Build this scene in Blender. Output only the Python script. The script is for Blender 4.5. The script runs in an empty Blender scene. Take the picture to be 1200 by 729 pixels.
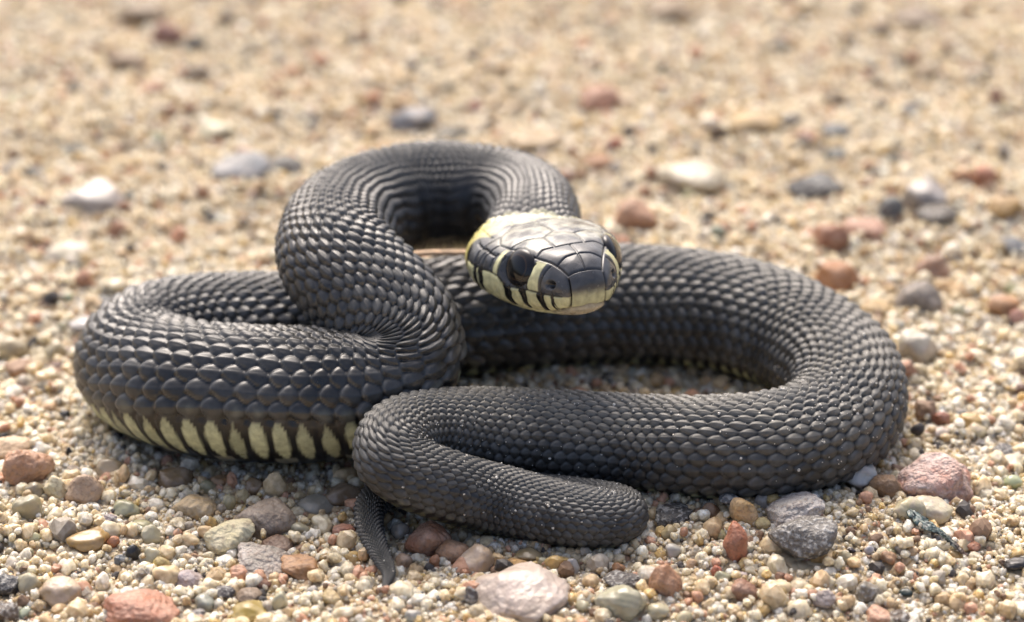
import bpy, bmesh, math, random
import numpy as np
from mathutils import Vector, Matrix

# ------------------------------------------------------------------ camera
K = 0.001                                    # everything below is laid out in millimetres
PITCH = math.radians(28.0)
FPX = 2823.0                                 # focal length in pixels of the 1200 px wide photograph
DIST = 226.0
CAM = np.array([0.0, -DIST * math.cos(PITCH), DIST * math.sin(PITCH)])
FWD = np.array([0.0, math.cos(PITCH), -math.sin(PITCH)])
UPV = np.array([0.0, math.sin(PITCH), math.cos(PITCH)])
RGT = np.array([1.0, 0.0, 0.0])
FOCUS = 191.5

scn = bpy.context.scene
cd = bpy.data.cameras.new('camera')
cam = bpy.data.objects.new('camera', cd)
scn.collection.objects.link(cam)
cam.location = CAM * K
cam.rotation_euler = (math.pi / 2 - PITCH, 0, 0)
cd.sensor_width = 36.0
cd.lens = 36.0 * FPX / 1200.0
cd.clip_start = 0.002
cd.clip_end = 200.0
cd.dof.use_dof = True
cd.dof.focus_distance = FOCUS * K
cd.dof.aperture_fstop = 23.0
scn.camera = cam

# ------------------------------------------------------------------ light
SUN_EL, SUN_AZ = math.radians(50), math.radians(-12)      # azimuth from +Y towards +X
sdir = Vector((math.sin(SUN_AZ) * math.cos(SUN_EL), math.cos(SUN_AZ) * math.cos(SUN_EL), math.sin(SUN_EL)))
world = bpy.data.worlds.new('World')
scn.world = world
world.use_nodes = True
wn = world.node_tree.nodes
sky = wn.new('ShaderNodeTexSky')
sky.sky_type = 'NISHITA'
sky.sun_disc = False
sky.sun_elevation = SUN_EL
sky.sun_rotation = SUN_AZ
sky.air_density = 0.7
sky.dust_density = 7.0
sky.ozone_density = 0.6
wn['Background'].inputs['Strength'].default_value = 0.15
world.node_tree.links.new(sky.outputs[0], wn['Background'].inputs['Color'])
sl = bpy.data.lights.new('sun', 'SUN')
sl.energy = 0.75
sl.angle = math.radians(40)
sl.color = (1.0, 0.985, 0.965)
sun = bpy.data.objects.new('sun', sl)
scn.collection.objects.link(sun)
sun.rotation_euler = sdir.to_track_quat('Z', 'Y').to_euler()
sun.location = sdir * 2
scn.view_settings.view_transform = 'Standard'
scn.view_settings.look = 'None'
scn.view_settings.exposure = 1.0
scn.view_settings.gamma = 1.0
scn.cycles.use_denoising = True
scn.cycles.max_bounces = 8
scn.cycles.caustics_reflective = False
scn.cycles.caustics_refractive = False

C = scn.collection
rng = np.random.default_rng(7)


# ------------------------------------------------------------------ helpers
def px_dir(x, y):
    return FWD + RGT * (x - 600.0) / FPX + UPV * (364.5 - y) / FPX


def px_at(x, y, z):
    d = px_dir(x, y)
    t = (CAM[2] - z) / -d[2]
    return CAM + d * t, t                      # point, depth along the view axis


def to_px(P):
    v = np.asarray(P) - CAM
    dep = v @ FWD
    return 600 + FPX * (v @ RGT) / dep, 364.5 - FPX * (v @ UPV) / dep, dep


def lin(r, g, b):
    f = lambda c: (c / 255 / 12.92) if c / 255 <= 0.04045 else ((c / 255 + 0.055) / 1.055) ** 2.4
    return (f(r), f(g), f(b))


_h = np.random.default_rng(3)
_W = [(_h.uniform(0.02, 0.09), _h.uniform(0, 2 * np.pi), _h.uniform(0, 6.28), 0.45) for _ in range(7)] + \
     [(_h.uniform(0.15, 0.5), _h.uniform(0, 2 * np.pi), _h.uniform(0, 6.28), 0.13) for _ in range(9)]


def ground_z(x, y):
    x = np.asarray(x, float); y = np.asarray(y, float)
    z = np.zeros(np.broadcast(x, y).shape)
    for f, a, p, amp in _W:
        z = z + amp * np.sin(2 * np.pi * f * 0.55 * (x * math.cos(a) + y * math.sin(a)) + p)
    fade = np.exp(-((x / 400.0) ** 2 + ((y - 40) / 400.0) ** 2))
    # sand pushed up against the outside of the right-hand coil
    z = 0.55 * z * fade - 0.2
    for (cx, cy, sx, sy, a) in MOUNDS:
        z = z + a * np.exp(-((x - cx) / sx) ** 2 - ((y - cy) / sy) ** 2)
    return z


MOUNDS = []
for (px, py, sx, sy, a) in ((985, 610, 9, 4.5, 1.3), (1090, 540, 6, 9, 0.9), (880, 620, 8, 4, 0.8), (60, 520, 7, 8, 0.6)):
    p, _ = px_at(px, py, 0)
    MOUNDS.append((p[0], p[1], sx, sy, a))


def set_props(o, label=None, cat=None, group=None, kind=None):
    if label: o['label'] = label
    if cat: o['category'] = cat
    if group: o['group'] = group
    if kind: o['kind'] = kind
    return o


def grid_mesh(name, co, nu, nv, wrap_v=False, smooth=True):
    """quads of an nu x nv vertex grid, written with foreach_set"""
    m = bpy.data.meshes.new(name)
    nvq = nv if wrap_v else nv - 1
    i = np.arange(nu - 1)[:, None]; j = np.arange(nvq)[None, :]
    j2 = (j + 1) % nv
    q = np.stack([i * nv + j, i * nv + j2, (i + 1) * nv + j2, (i + 1) * nv + j], -1).reshape(-1, 4)
    m.vertices.add(len(co)); m.vertices.foreach_set('co', np.ascontiguousarray(co, np.float32).ravel())
    m.loops.add(q.size); m.loops.foreach_set('vertex_index', q.astype(np.int32).ravel())
    m.polygons.add(len(q))
    m.polygons.foreach_set('loop_start', np.arange(0, q.size, 4, dtype=np.int32))
    m.polygons.foreach_set('loop_total', np.full(len(q), 4, np.int32))
    m.update(calc_edges=True)
    m.polygons.foreach_set('use_smooth', np.full(len(q), smooth))
    return m


def add_color(m, name, col):
    a = m.attributes.new(name, 'FLOAT_COLOR', 'POINT')
    a.data.foreach_set('color', np.ascontiguousarray(col, np.float32).ravel())


class Mat:
    def __init__(s, name):
        s.m = bpy.data.materials.new(name); s.m.use_nodes = True
        s.t = s.m.node_tree; s.n = s.t.nodes; s.b = s.n['Principled BSDF']

    def node(s, typ, **kw):
        n = s.n.new(typ)
        for k, v in kw.items():
            if k.startswith('i_'): n.inputs[k[2:].replace('_', ' ')].default_value = v
            else: setattr(n, k, v)
        return n

    def link(s, a, b): s.t.links.new(a, b)

    def set(s, **kw):
        for k, v in kw.items(): s.b.inputs[k.replace('_', ' ')].default_value = v


def ramp(M, fac, stops):
    r = M.node('ShaderNodeValToRGB'); e = r.color_ramp.elements
    while len(e) < len(stops): e.new(0.5)
    for q, (p, c) in zip(e, stops): q.position = p; q.color = (*c, 1)
    M.link(fac, r.inputs[0]); return r.outputs[0]


def mixc(M, fac, a, b, mode='MIX'):
    n = M.node('ShaderNodeMix', data_type='RGBA', blend_type=mode)
    for s, v in ((0, fac), (6, a), (7, b)):
        if isinstance(v, (int, float)): n.inputs[s].default_value = v
        elif isinstance(v, tuple): n.inputs[s].default_value = (*v, 1)
        else: M.link(v, n.inputs[s])
    return n.outputs[2]


def ss(a, b, x):
    t = np.clip((x - a) / (b - a), 0, 1); return t * t * (3 - 2 * t)


# ------------------------------------------------------------------ materials
def mat_sand():
    M = Mat('sand'); tc = M.node('ShaderNodeTexCoord')
    v = M.node('ShaderNodeTexVoronoi', i_Scale=1300.0); M.link(tc.outputs['Object'], v.inputs['Vector'])
    hs = M.node('ShaderNodeSeparateColor'); M.link(v.outputs['Color'], hs.inputs[0])
    c = ramp(M, hs.outputs[0], [(0, lin(160, 142, 118)), (0.3, lin(192, 174, 146)), (0.6, lin(208, 192, 164)), (0.85, lin(184, 156, 128)), (1, lin(225, 214, 194))])
    n = M.node('ShaderNodeTexNoise', i_Scale=60.0, i_Detail=4.0); M.link(tc.outputs['Object'], n.inputs['Vector'])
    c2 = mixc(M, n.outputs[0], c, lin(194, 174, 138))
    M.link(c2, M.b.inputs['Base Color']); M.set(Roughness=0.75)
    bmp = M.node('ShaderNodeBump', i_Strength=0.8, i_Distance=0.0006, invert=True)
    M.link(v.outputs['Distance'], bmp.inputs['Height']); M.link(bmp.outputs[0], M.b.inputs['Normal'])
    return M.m


def mat_grain():
    M = Mat('sand_grain')
    a = M.node('ShaderNodeAttribute', attribute_name='col', attribute_type='INSTANCER')
    tc = M.node('ShaderNodeTexCoord')
    n = M.node('ShaderNodeTexNoise', i_Scale=2.2, i_Detail=3.0); M.link(tc.outputs['Object'], n.inputs['Vector'])
    r = ramp(M, n.outputs[0], [(0.3, (0.62, 0.58, 0.52)), (0.65, (1.0, 1.0, 1.0))])
    c = mixc(M, 1.0, a.outputs['Color'], r, 'MULTIPLY')
    M.link(c, M.b.inputs['Base Color'])
    M.set(Roughness=0.32, IOR=1.5)
    mr = M.node('ShaderNodeMapRange'); mr.inputs[3].default_value = 0.65; mr.inputs[4].default_value = 0.34
    M.link(a.outputs['Alpha'], mr.inputs[0]); M.link(mr.outputs[0], M.b.inputs['Roughness'])
    M.link(a.outputs['Alpha'], M.b.inputs['Subsurface Weight'])
    tm = M.node('ShaderNodeMath', operation='MULTIPLY'); tm.inputs[1].default_value = 0.06
    M.link(a.outputs['Alpha'], tm.inputs[0]); M.link(tm.outputs[0], M.b.inputs['Transmission Weight'])
    M.set(Subsurface_Radius=(1.0, 0.97, 0.84), Subsurface_Scale=0.0012)
    return M.m


def mat_pebble(name, rough=0.5, trans=0.0, speck=0.0, speck_col=(0.02, 0.02, 0.02), speck_scale=2500.0, vein=0.3, vein_col=(0.8, 0.75, 0.68), bump=0.3):
    """colour comes from the stone's own object colour; grain, specks and veins vary over it"""
    M = Mat(name); tc = M.node('ShaderNodeTexCoord'); oi = M.node('ShaderNodeObjectInfo')
    ad = M.node('ShaderNodeVectorMath', operation='ADD')
    M.link(tc.outputs['Object'], ad.inputs[0])
    cb = M.node('ShaderNodeCombineXYZ')
    for k in range(3): M.link(oi.outputs['Random'], cb.inputs[k])
    M.link(cb.outputs[0], ad.inputs[1])
    n = M.node('ShaderNodeTexNoise', i_Scale=450.0, i_Detail=5.0, i_Roughness=0.65); M.link(ad.outputs[0], n.inputs['Vector'])
    f = ramp(M, n.outputs[0], [(0.35, (0, 0, 0)), (0.7, (1, 1, 1))])
    mv = M.node('ShaderNodeMath', operation='MULTIPLY'); mv.inputs[1].default_value = vein; M.link(f, mv.inputs[0])
    c = mixc(M, mv.outputs[0], oi.outputs['Color'], vein_col)
    n2 = M.node('ShaderNodeTexNoise', i_Scale=speck_scale, i_Detail=2.0); M.link(ad.outputs[0], n2.inputs['Vector'])
    f2 = ramp(M, n2.outputs[0], [(0.52, (0, 0, 0)), (0.62, (1, 1, 1))])
    m2 = M.node('ShaderNodeMath', operation='MULTIPLY'); m2.inputs[1].default_value = speck; M.link(f2, m2.inputs[0])
    c = mixc(M, m2.outputs[0], c, speck_col)
    n3 = M.node('ShaderNodeTexNoise', i_Scale=260.0, i_Detail=3.0); M.link(ad.outputs[0], n3.inputs['Vector'])
    f3 = ramp(M, n3.outputs[0], [(0.3, (0.68, 0.66, 0.62)), (0.62, (1.05, 1.05, 1.05))])
    c = mixc(M, 1.0, c, f3, 'MULTIPLY')
    M.link(c, M.b.inputs['Base Color']); M.set(Roughness=rough, Transmission_Weight=trans, IOR=1.5)
    bm = M.node('ShaderNodeBump', i_Strength=bump, i_Distance=0.0004)
    M.link(n2.outputs[0], bm.inputs['Height']); M.link(bm.outputs[0], M.b.inputs['Normal'])
    return M.m


def mat_snake():
    M = Mat('snake_skin')
    a = M.node('ShaderNodeAttribute', attribute_name='skin')
    tc = M.node('ShaderNodeTexCoord')
    n = M.node('ShaderNodeTexNoise', i_Scale=1600.0, i_Detail=3.0); M.link(tc.outputs['Object'], n.inputs['Vector'])
    r = ramp(M, n.outputs[0], [(0.3, (0.75, 0.75, 0.75)), (0.7, (1.2, 1.2, 1.18))])
    M.link(mixc(M, 1.0, a.outputs['Color'], r, 'MULTIPLY'), M.b.inputs['Base Color'])
    n2 = M.node('ShaderNodeTexNoise', i_Scale=900.0, i_Detail=2.0); M.link(tc.outputs['Object'], n2.inputs['Vector'])
    mr = M.node('ShaderNodeMapRange'); mr.inputs[3].default_value = -0.06; mr.inputs[4].default_value = 0.10
    M.link(n2.outputs[0], mr.inputs[0])
    ad = M.node('ShaderNodeMath', operation='ADD'); M.link(a.outputs['Alpha'], ad.inputs[0]); M.link(mr.outputs[0], ad.inputs[1])
    M.link(ad.outputs[0], M.b.inputs['Roughness'])
    M.set(IOR=1.52)
    bm = M.node('ShaderNodeBump', i_Strength=0.12, i_Distance=0.0001)
    M.link(n.outputs[0], bm.inputs['Height']); M.link(bm.outputs[0], M.b.inputs['Normal'])
    return M.m


def mat_simple(name, col, rough=0.5, noise=0.3, scale=800.0, coat=0.0):
    M = Mat(name); tc = M.node('ShaderNodeTexCoord')
    n = M.node('ShaderNodeTexNoise', i_Scale=scale, i_Detail=4.0); M.link(tc.outputs['Object'], n.inputs['Vector'])
    d = tuple(c * (1 - noise) for c in col); l = tuple(min(1, c * (1 + noise)) for c in col)
    M.link(ramp(M, n.outputs[0], [(0.35, d), (0.65, l)]), M.b.inputs['Base Color'])
    M.set(Roughness=rough, Coat_Weight=coat, Coat_Roughness=0.03)
    return M.m


# ------------------------------------------------------------------ ground
def axis_coords(lo, hi, step, far, ratio=1.35):
    c = list(np.arange(lo, hi + step / 2, step)); d = step
    while c[-1] < far:
        d *= ratio; c.append(c[-1] + d)
    d = step
    while c[0] > -far:
        d *= ratio; c.insert(0, c[0] - d)
    return np.array(c)


gx = axis_coords(-150, 150, 1.0, 60000); gy = axis_coords(-110, 230, 1.0, 60000)
GX, GY = np.meshgrid(gx, gy, indexing='ij')
GZ = ground_z(GX, GY) - 0.12
gm = grid_mesh('sand_ground', np.stack([GX, GY, GZ], -1).reshape(-1, 3) * K, len(gx), len(gy))
# grid order gives downward normals along x,y with this winding: flip
gm.flip_normals()
if gm.polygons[0].normal.z < 0: gm.flip_normals()
gm.materials.append(mat_sand())
ground = bpy.data.objects.new('ground', gm); C.objects.link(ground)
set_props(ground, 'tan coarse sand beach under the snake', kind='structure')

# ------------------------------------------------------------------ snake: centre line
# (photo x, photo y of the centre line, height of the centre in mm or None = resting on the ground, radius in px, roll)
HEAD_L, HEAD_YAW, HEAD_EL = 12.4, math.radians(21), math.radians(9.5)
PATH = [
    (626, 256, 14.0, 54, 0), (602, 238, 12.0, 60, 0), (547, 233, 11.2, 66, 0), (470, 237, 11.2, 68, 0), (420, 254, 11.9, 67, 0), (394, 283, 14.4, 68, 2),
    (402, 321, 14.6, 71, 8), (442, 357, 12.4, 75, 14), (482, 400, 9.6, 78, 20), (472, 448, 7.4, 83, 26), (405, 468, 6.3, 86, 34), (320, 469, 6.0, 87, 37),
    (245, 465, 5.9, 86, 35), (184, 448, None, 81, 20), (160, 427, None, 78, 10), (182, 404, None, 76, 0), (260, 394, None, 74, -4), (380, 390, None, 73, -4),
    (520, 376, None, 74, -2), (650, 364, None, 74, 4), (760, 360, None, 72, 4), (865, 373, None, 71, 0), (947, 406, None, 71, -4), (993, 452, None, 70, -6), (983, 497, None, 68, -8),
    (925, 522, None, 66, -8), (850, 527, None, 63, -6), (760, 522, None, 58, -6), (660, 513, None, 55, -6), (565, 506, 4.7, 52, -4), (498, 504, 6.0, 49, -2), (457, 517, 7.0, 47, 0), (454, 543, 6.4, 46, 0),
    (505, 567, 4.6, 45, 0), (580, 587, None, 43, 0), (650, 602, None, 40, 0), (705, 612, None, 38, 0), (734, 611, None, 35, 0), (737, 598, None, 31, 0), (700, 590, None, 27, 0),
    (610, 578, None, 25, 0), (520, 570, None, 23, 0), (460, 572, None, 21, 0), (432, 588, 1.6, 19, 0), (431, 618, 1.3, 15, 0), (445, 648, 1.1, 12, 0), (457, 672, 0.9, 8, 0), (446, 699, 0.35, 2, 0)]

ctrl = []
for (x, y, z, rp, roll) in PATH:
    if z is None:
        p, d = px_at(x, y, 5.0); r = rp * d / FPX
        for _ in range(3):
            zc = float(ground_z(p[0], p[1])) + r * 0.86
            p, d = px_at(x, y, zc); r = rp * d / FPX
    else:
        p, d = px_at(x, y, z); r = rp * d / FPX
    ctrl.append((*p, r, roll))
ctrl = np.array(ctrl)
# the head: straight from the nape to the snout
SNOUT, _ = px_at(691, 342, 16.6)
hd = np.array([math.sin(HEAD_YAW) * math.cos(HEAD_EL), -math.cos(HEAD_YAW) * math.cos(HEAD_EL), math.sin(HEAD_EL)])
HEAD_D = HEAD_L
print('nape at px', to_px(SNOUT - hd * HEAD_D), (SNOUT - hd * HEAD_D)[2])
head_pts = [np.array([*(SNOUT - hd * HEAD_D * k / 4), ctrl[0, 3], 0]) for k in range(5)]
pts = np.vstack([head_pts, ctrl])


def catmull(P, per=60):
    Q = np.vstack([2 * P[0] - P[1], P, 2 * P[-1] - P[-2]]); out = []
    for i in range(1, len(Q) - 2):
        p0, p1, p2, p3 = Q[i - 1], Q[i], Q[i + 1], Q[i + 2]
        t0 = 0; d = lambda a, b: max(np.linalg.norm(a[:3] - b[:3]), 1e-6) ** 0.5
        t1 = t0 + d(p0, p1); t2 = t1 + d(p1, p2); t3 = t2 + d(p2, p3)
        t = np.linspace(t1, t2, per, endpoint=False)[:, None]
        A1 = (t1 - t) / (t1 - t0) * p0 + (t - t0) / (t1 - t0) * p1
        A2 = (t2 - t) / (t2 - t1) * p1 + (t - t1) / (t2 - t1) * p2
        A3 = (t3 - t) / (t3 - t2) * p2 + (t - t2) / (t3 - t2) * p3
        B1 = (t2 - t) / (t2 - t0) * A1 + (t - t0) / (t2 - t0) * A2
        B2 = (t3 - t) / (t3 - t1) * A2 + (t - t1) / (t3 - t1) * A3
        out.append((t2 - t) / (t2 - t1) * B1 + (t - t1) / (t2 - t1) * B2)
    out.append(P[-1:]); return np.vstack(out)


raw = catmull(pts)
s = np.concatenate([[0], np.cumsum(np.linalg.norm(np.diff(raw[:, :3], axis=0), axis=1))])
STEP = 0.1
sa = np.arange(0, s[-1], STEP)
cl = np.stack([np.interp(sa, s, raw[:, k]) for k in range(5)], -1)


def gauss(a, sig, i0=0):
    n = int(sig * 3); k = np.exp(-0.5 * (np.arange(-n, n + 1) / sig) ** 2); k /= k.sum()
    p = np.concatenate([2 * a[:1] - a[n:0:-1], a, 2 * a[-1:] - a[-2:-n - 2:-1]])
    return np.stack([np.convolve(p[:, c], k, 'valid') for c in range(a.shape[1])], -1)


sm = gauss(cl, 20.0)
wgt = ss(HEAD_D * 0.9, HEAD_D * 1.3, sa)[:, None] * (1 - ss(sa[-1] - 8, sa[-1], sa))[:, None]
cl = cl * (1 - wgt) + sm * wgt
sm2 = gauss(cl, 30.0)
w2 = (ss(58, 66, sa) * (1 - ss(92, 100, sa)))[:, None]
cl = cl * (1 - w2) + sm2 * w2
s = np.concatenate([[0], np.cumsum(np.linalg.norm(np.diff(cl[:, :3], axis=0), axis=1))])
TOT = s[-1]
print('snake length mm', TOT)

# scale pitch follows the radius; u counts scale rows along the body from the nape
PITCH_R = 0.285
ds = np.diff(s); rm = np.maximum(cl[1:, 3], 0.55)
tg = np.gradient(cl[:, :3], axis=0); tg /= np.linalg.norm(tg, axis=1, keepdims=True)
kap = np.linalg.norm(np.gradient(tg, axis=0), axis=1) / np.maximum(np.gradient(s), 1e-6)
kap = np.convolve(np.pad(kap, 20, 'edge'), np.ones(41) / 41, 'valid')
bend = np.clip(kap[1:] * rm, 0, 1.2)
du = ds / ((0.225 + (PITCH_R - 0.225) * ss(60, 90, s[1:])) * rm) * (1 + 0.5 * bend) / 1.08 / (1 + 0.7 * ss(2.4, 1.2, rm))
U = np.concatenate([[0], np.cumsum(du)]); U -= np.interp(HEAD_D, s, U)
U_END = U[-1]
print('scales along', U_END)
PER = 10
s_body = np.interp(np.arange(0, U_END, 1.0 / PER), U, s)
NHEAD = 330
tau = np.linspace(0, 1, NHEAD, endpoint=False)
s_head = HEAD_D * (0.35 * tau + 0.65 * tau ** 1.9)
s_head[0] = 1e-4
S = np.concatenate([s_head, s_body, [TOT]])
cen = np.stack([np.interp(S, s, cl[:, k]) for k in range(5)], -1)
e = 0.25
T = np.stack([np.interp(np.minimum(S + e, TOT), s, cl[:, k]) - np.interp(np.maximum(S - e, 0), s, cl[:, k]) for k in range(3)], -1)
T /= np.linalg.norm(T, axis=1, keepdims=True)
ZV = np.array([0, 0, 1.0])
SD = np.cross(ZV[None], T); SD /= np.linalg.norm(SD, axis=1, keepdims=True)      # lateral
DV = np.cross(T, SD)                                                             # dorsal
ro = np.radians(cen[:, 4])[:, None]
SDr = SD * np.cos(ro) + DV * np.sin(ro); DVr = DV * np.cos(ro) - SD * np.sin(ro)

# around: 19 dorsal scale rows and the belly plates
ROWS, PV, NBELLY = 21, 10, 36
VENT = math.radians(116)
v_d = np.arange(ROWS * PV + 1) / PV
q = (v_d / ROWS) * 2 - 1
th_d = VENT * (q * 0.72 + 0.28 * q ** 3)                                          # lower rows are larger
th_b = np.linspace(VENT, 2 * math.pi - VENT, NBELLY + 2)[1:-1]
TH = np.concatenate([th_d, th_b]); NA = len(TH)
VROW = np.concatenate([v_d, np.full(NBELLY, -9.0)])
BEL = np.concatenate([np.zeros(len(v_d)), np.ones(NBELLY)])
THs = np.where(TH > math.pi, TH - 2 * math.pi, TH)

# cross sections: head table (t = s / HEAD_D), then the body radius
tt = S / HEAD_D
HT = np.array([  # t, half width, top, bottom, exponent
    [0.00, 0.00, 0.00, 0.00, 2.0], [0.006, 0.86, 0.72, 0.84, 2.0], [0.02, 1.48, 1.18, 1.34, 2.05], [0.045, 2.02, 1.62, 1.80, 2.1], [0.08, 2.46, 2.00, 2.12, 2.15], [0.13, 2.92, 2.40, 2.38, 2.2],
    [0.20, 3.46, 2.78, 2.60, 2.3], [0.28, 4.04, 2.92, 2.78, 2.4], [0.38, 4.74, 3.08, 2.95, 2.5], [0.50, 5.46, 3.16, 3.05, 2.5], [0.62, 5.94, 3.16, 3.08, 2.5], [0.74, 6.26, 3.12, 3.05, 2.4],
    [0.86, 6.36, 3.06, 2.98, 2.3], [0.96, 6.06, 3.04, 2.95, 2.2], [1.06, 5.36, 3.12, 3.00, 2.1], [1.20, 4.55, 3.36, 3.15, 2.05], [1.40, 4.10, 3.60, 3.30, 2.05]])


def pchip(x, xp, fp):
    h = np.diff(xp); dl = np.diff(fp) / h; m = np.zeros_like(fp)
    for k in range(1, len(xp) - 1):
        if dl[k - 1] * dl[k] > 0:
            w1 = 2 * h[k] + h[k - 1]; w2 = h[k] + 2 * h[k - 1]
            m[k] = (w1 + w2) / (w1 / dl[k - 1] + w2 / dl[k])
    m[0] = dl[0]; m[-1] = dl[-1]
    i = np.clip(np.searchsorted(xp, x) - 1, 0, len(xp) - 2); t = np.clip((x - xp[i]) / h[i], 0, 1)
    return ((1 + 2 * t) * (1 - t) ** 2 * fp[i] + t * (1 - t) ** 2 * h[i] * m[i] + t * t * (3 - 2 * t) * fp[i + 1] + t * t * (t - 1) * h[i] * m[i + 1])


hb = ss(1.0, 1.45, tt)                                                            # 0 head .. 1 body
R = cen[:, 3]
hw = pchip(tt, HT[:, 0], HT[:, 1]) * (1 - hb) + R * hb
zt = pchip(tt, HT[:, 0], HT[:, 2]) * (1 - hb) + R * 0.98 * hb
zb = pchip(tt, HT[:, 0], HT[:, 3]) * (1 - hb) + R * 0.86 * hb
ex = pchip(tt, HT[:, 0], HT[:, 4]) * (1 - hb) + 2.08 * hb
end = ss(TOT, TOT - 1.0, S) * 0.9 + 0.1
sn, cs = np.sin(THs)[None], np.cos(THs)[None]
pw = (2 / ex)[:, None]
LX = (hw * end)[:, None] * np.sign(sn) * np.abs(sn) ** pw
LZ = np.where(cs > 0, zt[:, None], zb[:, None]) * end[:, None] * np.sign(cs) * np.abs(cs) ** pw
LY = np.repeat(S[:, None], NA, 1)


def relief():
    """overlapping keeled scales: height 0..1, scale id noise, edge mask"""
    u = np.interp(S, s, U)[:, None] * np.ones((1, NA)); v = np.repeat(VROW[None], len(S), 0)
    u = u + 0.10 * np.sin(u * 0.37 + v * 0.9) + 0.07 * np.sin(u * 0.83 - v * 1.7 + 2.0)
    v = np.where(v >= 0, np.clip(v + 0.10 * np.sin(u * 0.55 + v * 0.6 + 1.0) + 0.06 * np.sin(u * 1.3 + 4.0 - v), 0, ROWS), v)
    best = np.zeros_like(u); idn = np.zeros_like(u); bx = np.zeros_like(u); by = np.zeros_like(u)
    for dj in (-1, 0, 1):
        j = np.floor(v) + dj; off = 0.5 * np.mod(j, 2)
        for di in (-1, 0, 1):
            i = np.round(u - off) + di
            x = u - off - i; y = v - (j + 0.5)
            ok = (j >= 0) & (j < ROWS)
            xe = np.where(x > 0, x / 0.59, x / 0.51)
            wy = 0.665
            yn = np.abs(y / wy)
            rho = np.abs(xe) ** 1.75 + yn ** 1.75
            rc_ = np.clip(rho, 0, 1)
            h = (1 - rc_ ** 2.5) * (0.34 + 0.66 * np.clip((x + 0.5) / 0.98, 0, 1)) * (1 - 0.22 * yn ** 2)
            h = h + 0.16 * np.exp(-(y / 0.07) ** 2) * (1 - rc_)
            h = np.where(ok & (rho < 1), h, 0)
            nz = np.mod(np.sin(i * 12.9898 + j * 78.233) * 43758.5453, 1.0)
            h = h * (0.86 + 0.28 * nz)
            m = h > best
            best = np.where(m, h, best); idn = np.where(m, nz, idn); bx = np.where(m, x, bx); by = np.where(m, y, by)
    # belly plates
    xb = u - np.round(u)
    hbel = 0.15 + 0.55 * (xb + 0.5) * (1 - np.clip(np.abs(xb) / 0.5, 0, 1) ** 8)
    B = np.repeat(BEL[None], len(S), 0) > 0.5
    best = np.where(B, hbel, best); bx = np.where(B, xb, bx)
    idn = np.where(B, np.mod(np.sin(np.round(u) * 7.13) * 4375.5, 1.0), idn)
    return best, idn, bx, by, u


RH, RID, RX, RY, RU = relief()
neckw = ss(1.00, 1.10, tt)[:, None]                                               # scales begin at the nape
kv = np.stack([np.interp(S, s, c_) for c_ in np.stack([np.convolve(np.pad(np.gradient(tg[:, k_]) / np.maximum(np.gradient(s), 1e-6), 8, 'edge'), np.ones(17) / 17, 'valid') for k_ in range(3)])], -1)
comp = 1 - ((SDr * kv).sum(1)[:, None] * LX + (DVr * kv).sum(1)[:, None] * LZ)
loc = (ss(66, 72, S) * (1 - ss(90, 97, S)))[:, None]
cw = ss(0.22 + 0.25 * loc, 0.62 + 0.36 * loc, comp)
amp = (R * (0.086 + 0.12 * ss(2.2, 1.2, R)))[:, None] * neckw * (0.15 + 0.85 * cw) * np.where(BEL[None] > 0.5, 0.5, 1.0)
tailw = 1 - ss(TOT - 3, TOT, S)[:, None]
disp = amp * (RH - 0.4) * tailw

# ---- head shields: grooves drawn as lines in head space
def seg_dist(PX, PY, a, b):
    ax, ay = a; bx_, by_ = b; dx, dy = bx_ - ax, by_ - ay; L2 = dx * dx + dy * dy + 1e-12
    t = np.clip(((PX - ax) * dx + (PY - ay) * dy) / L2, 0, 1)
    return np.hypot(PX - ax - t * dx, PY - ay - t * dy)


NH = int(np.searchsorted(tt, 1.5))
hx, hz, hy = LX[:NH], LZ[:NH], LY[:NH]
ht = hy / HEAD_D
w_of = lambda t: float(pchip(np.array([t]), HT[:, 0], HT[:, 1])[0])
TOPL = [
    [(0, .052), (0, .315)], [(0, .175), (.34, .17), (.66, .145)], [(0, .052), (.35, .056), (.66, .062)], [(.66, .062), (.66, .145)],
    [(0, .315), (.28, .315), (.52, .335), (.72, .30)], [(.66, .145), (.70, .24), (.72, .30)],
    [(.30, .32), (.25, .50), (0, .60)], [(.72, .30), (.735, .42), (.74, .54)], [(.25, .50), (.46, .55), (.74, .54)],
    [(.74, .54), (.74, .66), (.60, .80), (.32, .90), (0, .87)], [(0, .60), (0, .87)], [(.74, .66), (.93, .69), (1.0, .69)], [(.60, .80), (.9, .84), (1.0, .83)],
    [(.32, .90), (.36, 1.0), (.4, 1.06)], [(0, .87), (0, 1.0)], [(.66, .86), (.72, .97), (.8, 1.02)]]
gd_top = np.full(hx.shape, 9.0)
for pl in TOPL:
    for sgn in (-1, 1):
        mm = [(sgn * x * w_of(t), t * HEAD_D) for x, t in pl]
        # refine so that lines follow the widening head
        for a, b in zip(mm[:-1], mm[1:]): gd_top = np.minimum(gd_top, seg_dist(hx, hy, a, b))
TOPMASK = ss(0.1, 0.5, hz) 
gtop = np.where(hz > 0.15, gd_top, 9.0)

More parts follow.
